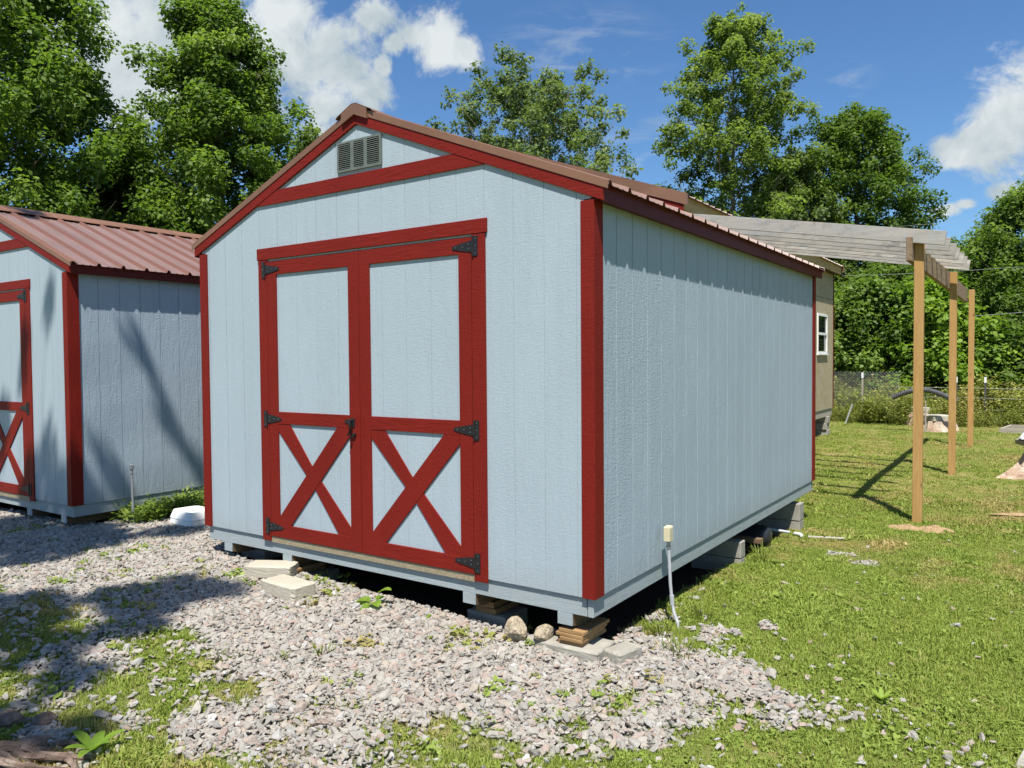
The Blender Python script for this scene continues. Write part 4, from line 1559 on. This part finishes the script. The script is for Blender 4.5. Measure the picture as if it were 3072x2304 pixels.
# lower trees and thicket
gs = 'thicket of shrubs behind the fence'
for i, (x, y, h, r, lm, n, lb) in enumerate((
        (-20.5, 8.0, 5.0, 2.4, 'dark', 15000, 'low dark shrub at the foot of the tallest left tree'),
        (-15.2, 8.6, 4.2, 1.9, 'tulip', 15000, 'low leafy shrub just above the left shed roof'),
        (-13.6, 11.2, 4.8, 2.0, 'tulip', 15000, 'leafy shrub behind the left slope of the large shed'),
        (-10.5, 23.5, 5.4, 2.6, 'dark', 12000, 'shrub hidden mostly behind the large shed roof'),
        (-6.8, 21.8, 4.6, 2.3, 'dark', 12000, 'dark shrub just behind the roof of the tan building'),
        (-3.6, 20.4, 3.6, 1.8, 'tulip', 24000, 'bright green bush right beside the tan building'),
        (-2.0, 20.0, 3.9, 1.5, 'tulip', 15000, 'leafy green bush behind the nearest pergola post'),
        (-.5, 19.9, 3.7, 1.4, 'bright', 12000, 'bright vine covered bush between the pergola posts'),
        (1.0, 20.5, 2.5, 1.5, 'dark', 12000, 'rounded bush behind the farthest pergola post'),
        (3.2, 20.0, 2.6, 1.7, 'dark', 9000, 'low bush at the right edge behind the weeds'),
        (-5.0, 24.0, 5.2, 2.4, 'dark', 12000, 'dark shrub in the second row behind the bright bush'),
        (-2.2, 24.0, 4.9, 2.3, 'dark', 12000, 'dark shrub in the second row behind the pergola beam'),
        (4.6, 25.0, 5.5, 2.6, 'yellow', 10000, 'shrubby tree outside the right end of the fence'))):
    make_tree('shrub', lb, 'shrub', (x, y), h, [(.03, r*.9), (.3, r), (.65, r*.85), (.9, r*.5), (1, .3)], 60, int(n*1.5), .13 if lm != 'bright' else .15, lm, 100+i, gs, r0=.06, clump=.46, per=4)

# woodland mass far behind
rng = np.random.default_rng(5)
n = 60000
u = rng.random(n)
ang = -1.45+u*2.5
rad = rng.uniform(36, 52, n)
Px = 1.9+np.sin(ang)*rad
Py = -3.5+np.cos(ang)*rad
topz = 4.2+2.2*vnoise(Px, Py, 5.0, 77)+1.3*vnoise(Px, Py, 2.0, 78)
Pz = topz*rng.random(n)**.75-.5
P = np.stack([Px, Py, Pz], 1)
N = rng.normal(size=(n, 3))+np.array([0, -.4, .5])
me = leaves_mesh('woodland', P, N, .48, .42+rng.normal(0, .2, n)+.25*(vnoise(Px, Py, 3, 79)-.5), rng)
tag(mobj('woodland', me, LM['dark']), 'far belt of woodland closing the view', 'woodland', kind='stuff')

# overhanging tree behind the photographer: its limbs shade the left shed and the gravel
rt = empty('overhanging_tree', (-3.2, -8.2, -.3), 0, label='big tree outside the frame whose limbs shade the left shed and gravel', cat='tree')
rng = np.random.default_rng(9)
m = MB()
m.tube([(0, 0, 0), (.1, .1, 3), (-.1, .3, 6.5), (.1, .6, 9.5)], [.34, .26, .2, .1], 12)
targets = []
for (x, y, z, s, k) in ((-5.9, -.35, -.24, .55, 1), (-5.2, -.25, -.24, .5, 1), (-4.65, -.25, -.23, .40, 1), (-4.6, -.75, -.23, .42, 1), (-5.3, -.9, -.24, .5, 1), (-4.35, .3, -.22, .28, 1),
                        (-6.3, -1.2, -.24, .6, 1), (-2.80, -.62, -.24, .27, 1), (-2.55, -.55, -.24, .20, 1), (-2.65, -.95, -.25, .28, 1), (-2.95, -.95, -.24, .25, 1), (-2.42, -1.2, -.26, .24, .8), (-3.0, -1.6, -.25, .36, 1), (-2.45, -1.65, -.26, .30, .8), (-2.0, -1.75, -.27, .22, .7),
                        (-3.6, -1.75, -.25, .4, .9), (-1.75, -2.3, -.29, .35, .6),
                        (-5.23, .20, .3, .13, .45), (-5.23, .45, 1.5, .11, .35), (-5.23, .70, .9, .11, .35), (-5.23, 1.1, .25, .12, .35), (-5.23, 2.0, .30, .10, .3),
                        (-5.7, -.15, .4, .14, .8), (-6.1, -.15, 1.3, .14, .8), (-5.6, -.15, 1.8, .11, .7), (-6.6, -.15, .6, .16, .8), (-4.95, .75, -.2, .22, .9), (-4.9, 1.3, -.2, .25, .9), (-4.85, 1.9, -.2, .2, .8), (-2.9, -1.7, -.25, .30, 1), (-1.45, -2.0, -.29, .20, .8), (-3.3, -1.35, -.24, .25, .9),
                        (-6.9, .3, 2.75, .2, .25)):
    targets.append((x, y, z, s, k))
Ps, tn = [], []
for i, (x, y, z, s, k) in enumerate(targets):
    t = 9.0+1.6*rng.random()
    c = np.array([x+.26*t, y-.44*t, z+t])-np.array([-3.2, -8.2, -.3])
    nn = int(420*k*s*s/.16)+3
    d = rng.normal(size=(nn, 3))
    d /= np.linalg.norm(d, axis=1, keepdims=True)
    Ps.append(c+d*(rng.random(nn)**.5)[:, None]*np.array([s, s, s*.6]))
    tn.append(np.full(nn, .45)+rng.normal(0, .15, nn))
    st = np.array([0, .45, min(8.5, c[2]-2.2)])
    mid = st*.5+c*.5+np.array([0, 0, -.25])
    m.tube([tuple(st), tuple(mid), tuple(c)], [.06, .022, .006] if s > .17 else [.03, .010, .004], 5, caps=False)
m.build('trunk', M_['bark'], rt)
P = np.concatenate(Ps)
me = leaves_mesh('crown', P, rng.normal(0, .4, (len(P), 3))+np.array([0, 0, 1.0]), .12, np.concatenate(tn), rng)
mobj('crown', me, LM['tulip'], rt)


# ------------------------------------------------------------------ scatter (geometry nodes instancing)
def instance_collection(name, meshes, mat):
    c = bpy.data.collections.new(name)
    for i, me in enumerate(meshes):
        o = bpy.data.objects.new(name+'_shape', me)
        if not me.materials:
            me.materials.append(mat)
        c.objects.link(o)
    return c


def scatter(name, label, P, rot, scl, tone, coll, cat=None):
    me = bpy.data.meshes.new(name)
    me.vertices.add(len(P))
    me.vertices.foreach_set('co', np.asarray(P, np.float32).ravel())
    vattr(me, 'rot', rot, 'FLOAT_VECTOR')
    vattr(me, 'scl', scl, 'FLOAT_VECTOR')
    vattr(me, 'tone_i', tone)
    nv = len(coll.objects)
    vattr(me, 'pick', np.random.default_rng(len(P)).integers(0, nv, len(P)), 'INT')
    o = mobj(name, me)
    ng = bpy.data.node_groups.new(name, 'GeometryNodeTree')
    ng.interface.new_socket('Geometry', in_out='INPUT', socket_type='NodeSocketGeometry')
    ng.interface.new_socket('Geometry', in_out='OUTPUT', socket_type='NodeSocketGeometry')
    N = ng.nodes
    gi, go = N.new('NodeGroupInput'), N.new('NodeGroupOutput')
    ci = N.new('GeometryNodeCollectionInfo')
    ci.inputs['Collection'].default_value = coll
    ci.inputs['Separate Children'].default_value = True
    ci.inputs['Reset Children'].default_value = True
    ip = N.new('GeometryNodeInstanceOnPoints')
    ip.inputs['Pick Instance'].default_value = True

    def na(nm, typ):
        a = N.new('GeometryNodeInputNamedAttribute')
        a.data_type = typ
        a.inputs['Name'].default_value = nm
        return a.outputs['Attribute']
    ng.links.new(gi.outputs[0], ip.inputs['Points'])
    ng.links.new(ci.outputs[0], ip.inputs['Instance'])
    ng.links.new(na('pick', 'INT'), ip.inputs['Instance Index'])
    e2r = N.new('FunctionNodeEulerToRotation')
    ng.links.new(na('rot', 'FLOAT_VECTOR'), e2r.inputs[0])
    ng.links.new(e2r.outputs[0], ip.inputs['Rotation'])
    ng.links.new(na('scl', 'FLOAT_VECTOR'), ip.inputs['Scale'])
    ng.links.new(ip.outputs[0], go.inputs[0])
    md = o.modifiers.new('scatter', 'NODES')
    md.node_group = ng
    return tag(o, label, cat, kind='stuff')


# stones
def stone_mesh(seed, flat):
    r = random.Random(seed)
    bm = bmesh.new()
    for k in range(13):
        v_ = Vector((r.gauss(0, 1), r.gauss(0, 1), r.gauss(0, 1))).normalized()
        v_ = Vector((v_.x*r.uniform(.8, 1.1), v_.y*.72, v_.z*flat))
        bm.verts.new(v_)
    h = bmesh.ops.convex_hull(bm, input=bm.verts)
    bmesh.ops.delete(bm, geom=[g for g in h['geom_interior'] if isinstance(g, bmesh.types.BMVert)], context='VERTS')
    bmesh.ops.bevel(bm, geom=list(bm.edges), offset=.07, segments=1, affect='EDGES', clamp_overlap=True)
    me = bpy.data.meshes.new('stone_shape')
    bm.to_mesh(me)
    bm.free()
    return me


m, nt, b = new_mat('limestone_gravel')
ai = node(nt, 'ShaderNodeAttribute')
ai.attribute_type = 'INSTANCER'
ai.attribute_name = 'tone_i'
col = ramp(nt, ai.outputs['Fac'], [(0.0, (0.27, 0.26, 0.235)), (0.10, (0.36, 0.34, 0.305)), (0.35, (0.46, 0.435, 0.385)), (0.55, (0.52, 0.49, 0.43)), (0.66, (0.50, 0.43, 0.34)), (0.76, (0.49, 0.38, 0.32)), (0.85, (0.43, 0.29, 0.235)), (0.88, (0.42, 0.41, 0.39)), (0.96, (0.52, 0.51, 0.49)), (1.0, (0.68, 0.67, 0.65))])
gn = noise(nt, coords(nt), 2.2, 5, 0.65)
col = mixc(nt, madd(nt, gn, 0.85, 'MULTIPLY'), col, (0.28, 0.255, 0.22))
nt.links.new(col, b.inputs['Base Color'])
b.inputs['Roughness'].default_value = 0.9
b.inputs['Specular IOR Level'].default_value = 0.25
bump(nt, b, noise(nt, coords(nt), 5, 5, 0.7), 0.5, 0.12)
SC = instance_collection('stones', [stone_mesh(k, (.34, .45, .6)[k % 3]) for k in range(18)], m)

rng = np.random.default_rng(21)


def ground_pts(n, x0, x1, y0, y1):
    return rng.uniform(x0, x1, n), rng.uniform(y0, y1, n)


def in_view(x, y, extra=.6):
    """keep only points the camera, or one a step aside, could see"""
    dx, dy = x-1.9352, y+3.5638
    z = dx*-.567+dy*.823
    r = dx*.823+dy*.567
    return (z > -.2) & (np.abs(r) < z*.70+extra)


def gz(x, y):
    return hgt(x, y)+(vnoise(x, y, .5, 11)-.5)*.02-.012


# gravel apron
x, y = ground_pts(330000, -9, 3.2, -3.2, 1.3)
g = gravel_mask(x, y)
dist = np.hypot(x-1.94, y+3.56)
keep = in_view(x, y) & (rng.random(len(x)) < g**1.2*np.clip(1.25-.06*dist, .5, 1)*(bare_shade_mask(x, y) < .5))
for (cx, cy, hx_, hy_, rz_) in ((-.205, .10, .21, .11, 2), (.09, .16, .05, .09, -14), (-2.13, -.275, .17, .085, -3), (-2.54, -.09, .16, .085, 28), (-.50, -.01, .04, .04, 0), (-4.53, .60, .17, .13, 0), (-5.62, .05, .16, .08, 0), (-6.35, .12, .16, .08, 0)):
    ca, sa = math.cos(R(rz_)), math.sin(R(rz_))
    u_x, u_y = (x-cx)*ca+(y-cy)*sa, -(x-cx)*sa+(y-cy)*ca
    keep &= ~((np.abs(u_x) < hx_) & (np.abs(u_y) < hy_))
x, y = x[keep], y[keep]
n = len(x)
s = np.exp(rng.normal(-.02, .34, n))*.0155*(1+.02*np.hypot(x-1.94, y+3.56))
s = np.minimum(s, .05)
scl = np.stack([s*rng.uniform(.9, 1.5, n), s*rng.uniform(.8, 1.15, n), s], 1)
rot = np.stack([rng.normal(0, .38, n), rng.normal(0, .38, n), rng.uniform(0, 6.28, n)], 1)
z = gz(x, y)+rng.uniform(.0, .022, n)+.004
scatter('gravel', 'grey and pinkish crushed stone gravel spread in front of both sheds', np.stack([x, y, z], 1), rot, scl, rng.random(n), SC, 'gravel')
# worn stony spots further along the side lawn
x, y = ground_pts(30000, .1, 2.6, 1.3, 4.2)
keep = rng.random(len(x)) < gravel_mask(x, y)*.5
x, y = x[keep], y[keep]
n = len(x)
s = np.exp(rng.normal(0, .35, n))*.016
scatter('gravel_patches', 'small stony worn spots in the lawn beside the long side wall', np.stack([x, y, gz(x, y)+rng.uniform(0, .012, n)], 1),
        np.stack([rng.normal(0, .3, n), rng.normal(0, .3, n), rng.uniform(0, 6.28, n)], 1), np.stack([s*1.3, s, s*.8], 1), rng.random(n), SC, 'gravel')
# loose bigger stones in the grass
x, y = ground_pts(7000, -4.5, 4, -3.2, 7)
g = gravel_mask(x, y)
pr = np.clip(.55-.09*np.hypot(x-.3, y+1.0), .02, 1)*np.clip(1.1-g, .1, 1)*np.where((x < -.05) & (y > 0), 0, 1)
keep = in_view(x, y) & (rng.random(len(x)) < pr*.40)
x, y = x[keep], y[keep]
n = len(x)
s = np.exp(rng.normal(-.1, .38, n))*.021
scl = np.stack([s*rng.uniform(.9, 1.5, n), s, s], 1)
rot = np.stack([rng.normal(0, .3, n), rng.normal(0, .3, n), rng.uniform(0, 6.28, n)], 1)
scatter('loose_stones', 'scattered pale stones lying loose in the near grass', np.stack([x, y, gz(x, y)+.016], 1), rot, scl, .3+.7*rng.random(n), SC, 'stones')


# grass tufts and small broad-leaved weeds
def tuft(seed, blades, h, spread, wid, leafy=0):
    r = np.random.default_rng(seed)
    V, F, T = [], [], []
    for k in range(blades):
        a = r.uniform(0, 6.28)
        rr = spread*r.random()**.6
        bx0 = np.array([rr*math.cos(a), rr*math.sin(a), 0])
        lean = r.uniform(.1, .95)
        az = r.uniform(0, 6.28)
        d = np.array([math.cos(az), math.sin(az), 0])
        hh = h*r.uniform(.5, 1.15)
        side = np.array([-d[1], d[0], 0])*wid*r.uniform(.7, 1.2)
        m1 = bx0+d*hh*lean*.4+np.array([0, 0, hh*.62])
        tp_ = bx0+d*hh*lean+np.array([0, 0, hh*(1-.25*lean)])
        i = len(V)
        V += [bx0-side, bx0+side, m1+side*.8, m1-side*.8, tp_]
        F += [(i, i+1, i+2), (i, i+2, i+3), (i+3, i+2, i+4)]
        T += [r.normal(.45, .16)]*5
    for k in range(leafy):
        a = r.uniform(0, 6.28)
        rr = spread*r.random()**.5
        c = np.array([rr*math.cos(a), rr*math.sin(a), h*r.uniform(.25, .8)])
        nrm = np.array([r.normal(0, .35), r.normal(0, .35), 1.0])
        nrm /= np.linalg.norm(nrm)
        t = np.cross(nrm, [math.cos(a*3), math.sin(a*3), 0])
        t /= np.linalg.norm(t)
        b_ = np.cross(nrm, t)
        s_ = wid*r.uniform(1.6, 3.0)
        i = len(V)
        V += [c-t*s_*1.3, c-t*s_*.2+b_*s_, c+t*s_*1.2+b_*s_*.3, c+t*s_*1.2-b_*s_*.3, c-t*s_*.2-b_*s_]
        F += [(i, i+1, i+2), (i, i+2, i+3), (i, i+3, i+4)]
        T += [r.normal(.55, .2)]*5
    me = bpy.data.meshes.new('tuft_shape')
    me.from_pydata([tuple(p) for p in V], [], F)
    me.update()
    vattr(me, 'tone', np.clip(T, 0, 1))
    return me


def grass_mat(name, a, bcol, c, dry):
    m, nt, b = new_mat(name)
    at = node(nt, 'ShaderNodeAttribute')
    at.attribute_name = 'tone'
    ai = node(nt, 'ShaderNodeAttribute')
    ai.attribute_type = 'INSTANCER'
    ai.attribute_name = 'tone_i'
    col = ramp(nt, at.outputs['Fac'], [(0.0, a), (0.5, bcol), (1.0, c)])
    col = mixc(nt, madd(nt, madd(nt, ai.outputs['Fac'], .50, 'SUBTRACT', True), 1.9, 'MULTIPLY', True), col, dry)
    nt.links.new(col, b.inputs['Base Color'])
    b.inputs['Roughness'].default_value = 0.55
    b.inputs['Specular IOR Level'].default_value = 0.25
    tr = node(nt, 'ShaderNodeBsdfTranslucent')
    nt.links.new(mixc(nt, 1.0, col, (1.2, 1.3, 0.6), 'MULTIPLY'), tr.inputs['Color'])
    mx = node(nt, 'ShaderNodeMixShader')
    mx.inputs[0].default_value = .3
    nt.links.new(b.outputs[0], mx.inputs[1])
    nt.links.new(tr.outputs[0], mx.inputs[2])
    nt.links.new(mx.outputs[0], nt.nodes['Material Output'].inputs['Surface'])
    return m


GM = grass_mat('lawn_grass', (0.145, 0.200, 0.030), (0.258, 0.325, 0.058), (0.39, 0.44, 0.11), (0.44, 0.34, 0.15))
BM_ = grass_mat('small_weed_leaf', (0.115, 0.170, 0.026), (0.210, 0.275, 0.048), (0.28, 0.35, 0.075), (0.34, 0.29, 0.10))
TC = instance_collection('tufts', [tuft(k, 16, .024, .032, .0017) for k in range(6)], GM)
WC = instance_collection('small_weeds', [tuft(50+k, 3, .028, .028, .0034, 9) for k in range(6)], BM_)
FC = instance_collection('far_tufts', [tuft(80+k, 22, .017, .080, .0046) for k in range(5)], GM)


def under_shed(x, y):
    a = (x > -3.40) & (x < -.10) & (y > .25) & (y < 4.75)
    b2 = (x > -8.6) & (x < -5.35) & (y > .1) & (y < 4.6)
    c = (x > -6.8) & (x < -1.9) & (y > 5.5) & (y < 13.9)
    return a | b2 | c


def put_grass(name, label, nn, box, coll, dens, sz, cat='grass', zoff=0.0, far=False):
    x, y = ground_pts(nn, *box)
    p = dens(x, y)
    keep = in_view(x, y) & ~under_shed(x, y) & (rng.random(nn) < p)
    for (cx, cy, r_) in ((.86, 4.93, .14), (1.10, 5.0, .17)):
        keep &= (np.hypot(x-cx, y-cy)+(vnoise(x, y, .05, 91)-.5)*.14 > r_*.72)
    x, y = x[keep], y[keep]
    n = len(x)
    s = sz*np.exp(rng.normal(0, .25, n))*(.75+.6*vnoise(x, y, .3, 33))
    scl = np.stack([s, s, s*rng.uniform(.7, 1.2, n)], 1)
    rot = np.stack([rng.normal(0, .12, n), rng.normal(0, .12, n), rng.uniform(0, 6.28, n)], 1)
    tone = np.clip(.46+.9*(vnoise(x, y, .9, 41)-.5)+.9*(vnoise(x, y, .22, 42)-.5)+rng.normal(0, .14, n), 0, 1)
    return scatter(name, label, np.stack([x, y, gz(x, y)+zoff], 1), rot, scl, tone, coll, cat)


def d_near(x, y):
    g = gravel_mask(x, y)
    return np.clip(1-1.15*g, 0.0, 1)*np.clip(1.1-np.clip(np.hypot(x-1.94, y+3.56)-6, 0, 9)/5, 0, 1)*np.clip(.55+vnoise(x, y, .25, 15), 0, 1)


put_grass('grass', 'short sunlit lawn grass around the shed and gravel', 150000, (-4.5, 4.2, -3.2, 7), TC, d_near, 1.0)
put_grass('ground_weeds', 'low broad leaved weeds and clover mixed in the near grass', 80000, (-4.5, 4.2, -3.2, 7), WC,
          lambda x, y: d_near(x, y)*np.clip((vnoise(x, y, .5, 16)*.7+vnoise(x, y, .15, 17)*.4-.42)/.25, .10, .8), .74, 'weeds')
put_grass('far_grass', 'mown lawn running back to the weeds and fence', 62000, (-6, 12, 1.5, 19), FC,
          lambda x, y: np.clip((np.hypot(x-1.94, y+3.56)-5)/2, 0, 1)*(1-gravel_mask(x, y))*np.clip(1.3-np.hypot(x-1.94, y+3.56)/26, .3, 1), 1.0)
# sprigs in the gravel
put_grass('gravel_sprigs', 'sparse sprigs of grass growing through the gravel', 5000, (-6, 1.5, -2.0, .2), WC,
          lambda x, y: gravel_mask(x, y)*.35*np.clip((vnoise(x, y, .35, 19)-.62)/.1, .015, 1), 1.15, 'weeds', .012)


# tall weed belt in front of the fence, and weeds by the left shed
def stalk(seed, h, nl, ls):
    r = np.random.default_rng(seed)
    V, F, T = [], [], []
    for q in range(4):
        x0, y0 = r.normal(0, .08, 2)
        lx, ly = r.normal(0, .14, 2)*h
        i = len(V)
        V += [(x0-.004, y0, 0), (x0+.004, y0, 0), (x0+lx, y0+ly, h*r.uniform(.75, 1.1))]
        F += [(i, i+1, i+2)]
        T += [.5]*3
        top = np.array(V[-1])
        base = np.array((x0, y0, 0))
        for k in range(nl):
            t = r.uniform(.15, 1)
            c = base*(1-t)+top*t+np.append(r.normal(0, .05, 2), r.normal(0, .02))
            a = r.uniform(0, 6.28)
            d = np.array([math.cos(a), math.sin(a), r.uniform(-.3, .7)])
            s_ = np.array([-math.sin(a), math.cos(a), r.normal(0, .4)])
            l = ls*r.uniform(.6, 1.3)
            i = len(V)
            V += [tuple(c), tuple(c+d*l*.5+s_*l*.2), tuple(c+d*l), tuple(c+d*l*.5-s_*l*.2)]
            F += [(i, i+1, i+2, i+3)]
            T += [r.normal(.5, .2)]*4
    me = bpy.data.meshes.new('stalk_shape')
    me.from_pydata(V, [], F)
    me.update()
    vattr(me, 'tone', np.clip(T, 0, 1))
    return me


TM = grass_mat('tall_weed', (0.12, 0.155, 0.025), (0.235, 0.265, 0.055), (0.38, 0.38, 0.11), (0.46, 0.35, 0.15))
KC = instance_collection('stalks', [stalk(k, .62, 26, .062) for k in range(8)], TM)
x, y = ground_pts(5200, -6, 9, 16.3, 19.5)
edge = 16.5+.5*vnoise(x, x*0, .8, 61)+.06*np.clip(x, -2, 6)
keep = y > edge
x, y = x[keep], y[keep]
n = len(x)
s = rng.uniform(.45, 1.5, n)*(.6+.9*vnoise(x, y, .6, 62))*np.clip(.45+(y-16.4)*.3, .45, .95)
scatter('tall_weeds', 'belt of tall yellow green weeds along the back fence', np.stack([x, y, hgt(x, y)-.02], 1),
        np.stack([rng.normal(0, .1, n), rng.normal(0, .1, n), rng.uniform(0, 6.28, n)], 1), np.stack([s, s, s], 1), np.clip(.35+.9*(vnoise(x, y, .8, 63)-.4)+rng.normal(0, .12, n), 0, 1), KC, 'weeds')
KC2 = instance_collection('low_stalks', [stalk(30+k, .17, 12, .055) for k in range(6)], LM['weed'])
x, y = ground_pts(1500, -5.4, -4.2, .3, 4.5)
keep = (x < -5.0+.22*(y-.3)+.15*vnoise(x, y, .2, 66)) | (y > 1.7)
x, y = x[keep], y[keep]
n = len(x)
s = rng.uniform(.6, 1.1, n)
scatter('shed_side_weeds', 'leafy green weeds along the side wall of the left shed', np.stack([x, y, hgt(x, y)], 1),
        np.stack([rng.normal(0, .15, n), rng.normal(0, .15, n), rng.uniform(0, 6.28, n)], 1), np.stack([s, s, s], 1), rng.random(n), KC2, 'weeds')


# single weeds one can point at
def broad_leaf(m, base, az, el, l, w, heart=False, n=7, droop=.35):
    d = Vector((math.cos(az), math.sin(az), 0))
    s = Vector((-math.sin(az), math.cos(az), 0))
    L, Rr, C = [], [], []
    for k in range(n):
        t = k/(n-1)
        c = Vector(base)+d*l*t*math.cos(el)+Vector((0, 0, l*(t*math.sin(el)-droop*t*t)))
        wd = w*(math.sin(math.pi*min(1, t*.92+.08))**.8 if not heart else math.sin(math.pi*(t*.78+.20))**.7)*(1 if k < n-1 else 0.02)
        L.append(c+s*wd+Vector((0, 0, wd*.25)))
        Rr.append(c-s*wd+Vector((0, 0, wd*.25)))
        C.append(c)
    i = len(m.v)
    m.add(L+C+Rr, [(k, k+1, n+k+1, n+k) for k in range(n-1)]+[(n+k, n+k+1, 2*n+k+1, 2*n+k) for k in range(n-1)], True)


def weed_thing(name, loc, spec, mat, label, cat, group=None, tone=.5):
    m = MB()
    for sp in spec:
        kind = sp[0]
        if kind == 'leaf':
            broad_leaf(m, *sp[1:])
        else:
            m.tube(*sp[1:])
    me = bpy.data.meshes.new(name)
    me.from_pydata(m.v, [], m.f)
    me.update()
    me.polygons.foreach_set('use_smooth', m.sm)
    r = np.random.default_rng(3)
    vattr(me, 'tone', np.clip(r.normal(tone, .08, len(m.v)), 0, 1))
    o = mobj(name, me, mat)
    o.location = loc
    return tag(o, label, cat, group)


weed_thing('vine_seedling', (-1.50, -.12, H(-1.5, -.12)), [
    ('leaf', (-.05, 0, .04), 3.6, .2, .10, .05, True), ('leaf', (.0, -.02, .045), -.4, .3, .095, .04, True), ('leaf', (.01, .03, .10), .3, .55, .10, .035, True), ('leaf', (-.01, -.03, .03), 4.6, .1, .08, .035, True), ('leaf', (.0, .02, .05), 1.6, .4, .08, .03, True),
    ('tube', [(0, 0, 0), (-.03, 0, .03), (-.05, 0, .04)], .003, 5), ('tube', [(0, 0, 0), (0, .02, .06), (.01, .03, .10)], .003, 5)],
    LM['bright'], 'bright green vine seedling with heart shaped leaves before the dark gap', 'plant', None, .55)
weed_thing('weed_sprig', (-1.10, -.10, H(-1.1, -.1)), [('leaf', (0, 0, .01), 1.2, .9, .07, .014), ('leaf', (0, 0, .01), 3.2, .5, .06, .014), ('leaf', (0, 0, .01), 5.2, .6, .05, .012)],
           LM['bright'], 'small green sprig right of the vine seedling at the edge of the gap', 'plant')
weed_thing('rosette_weed', (-1.20, -2.02, H(-1.2, -2.0)), [('leaf', (0, 0, .01), .2+k*1.05, .75-.1*(k % 3), .13+.03*(k % 2), .022, False, 7, .3) for k in range(6)],
           LM['bright'], 'bright green broad leaved weed beside the roots in the near left corner', 'plant')
weed_thing('rosette_weed', (1.33, .42, H(1.33, .42)), [('leaf', (0, 0, .01), k*.9, .8-.1*(k % 2), .08, .010, False, 7, .2) for k in range(7)],
           LM['bright'], 'small yellow green weed in the grass below the conduit, toward the near right', 'plant', None, .95)


def tuft_thing(loc, n, h, spread, w, mat, label, seed, group=None):
    r = random.Random(seed)
    spec = []
    for k in range(n):
        a = r.uniform(0, 6.28)
        d = spread*r.random()
        spec.append(('leaf', (d*math.cos(a), d*math.sin(a), 0), a+r.uniform(-.5, .5), r.uniform(.8, 1.45), h*r.uniform(.5, 1.1), w, False, 5, r.uniform(.05, .35)))
    return weed_thing('grass_tuft', loc, spec, mat, label, 'grass tuft', group)


gg = 'single grass tufts'
LMg = leaf_mat('tuft_blade', (0.08, 0.12, 0.02), (0.17, 0.21, 0.035), (0.30, 0.30, 0.09), .3, .55, .2)
for i, (x, y, n_, h, sp, w, lb) in enumerate((
        (-1.23, -.80, 26, .085, .05, .0035, 'thin green grass tuft alone in the gravel below the left door'),
        (-1.06, -1.42, 24, .15, .04, .0022, 'wispy yellowish grass tuft near the bottom edge left of centre'),
        (-.98, -.72, 12, .035, .02, .003, 'tiny green tuft in the gravel right of the thin one'),
        (.30, .42, 60, .12, .12, .003, 'long sunlit grass tuft at the shaded corner right of the block'),
        (.10, .60, 40, .13, .08, .003, 'long grass tuft beside the conduit foot, on the shed side'),
        (.20, 1.05, 44, .16, .08, .003, 'reddish green grass tuft right of the conduit'),
        (.09, 2.72, 40, .22, .07, .003, 'tall grass tuft growing in front of the middle block pier'),
        (-.62, -.15, 14, .04, .05, .004, 'low green sprigs at the edge of the dark gap near the rocks'),
        (-1.35, -.95, 18, .06, .06, .004, 'small green weed clump left of the thin grass tuft'),
        (-1.62, -1.12, 20, .06, .10, .004, 'spreading weed clump in the gravel at the lower left'))):
    tuft_thing((x, y, H(x, y)-.005), n_, h, sp, w, LMg, lb, 70+i, gg)
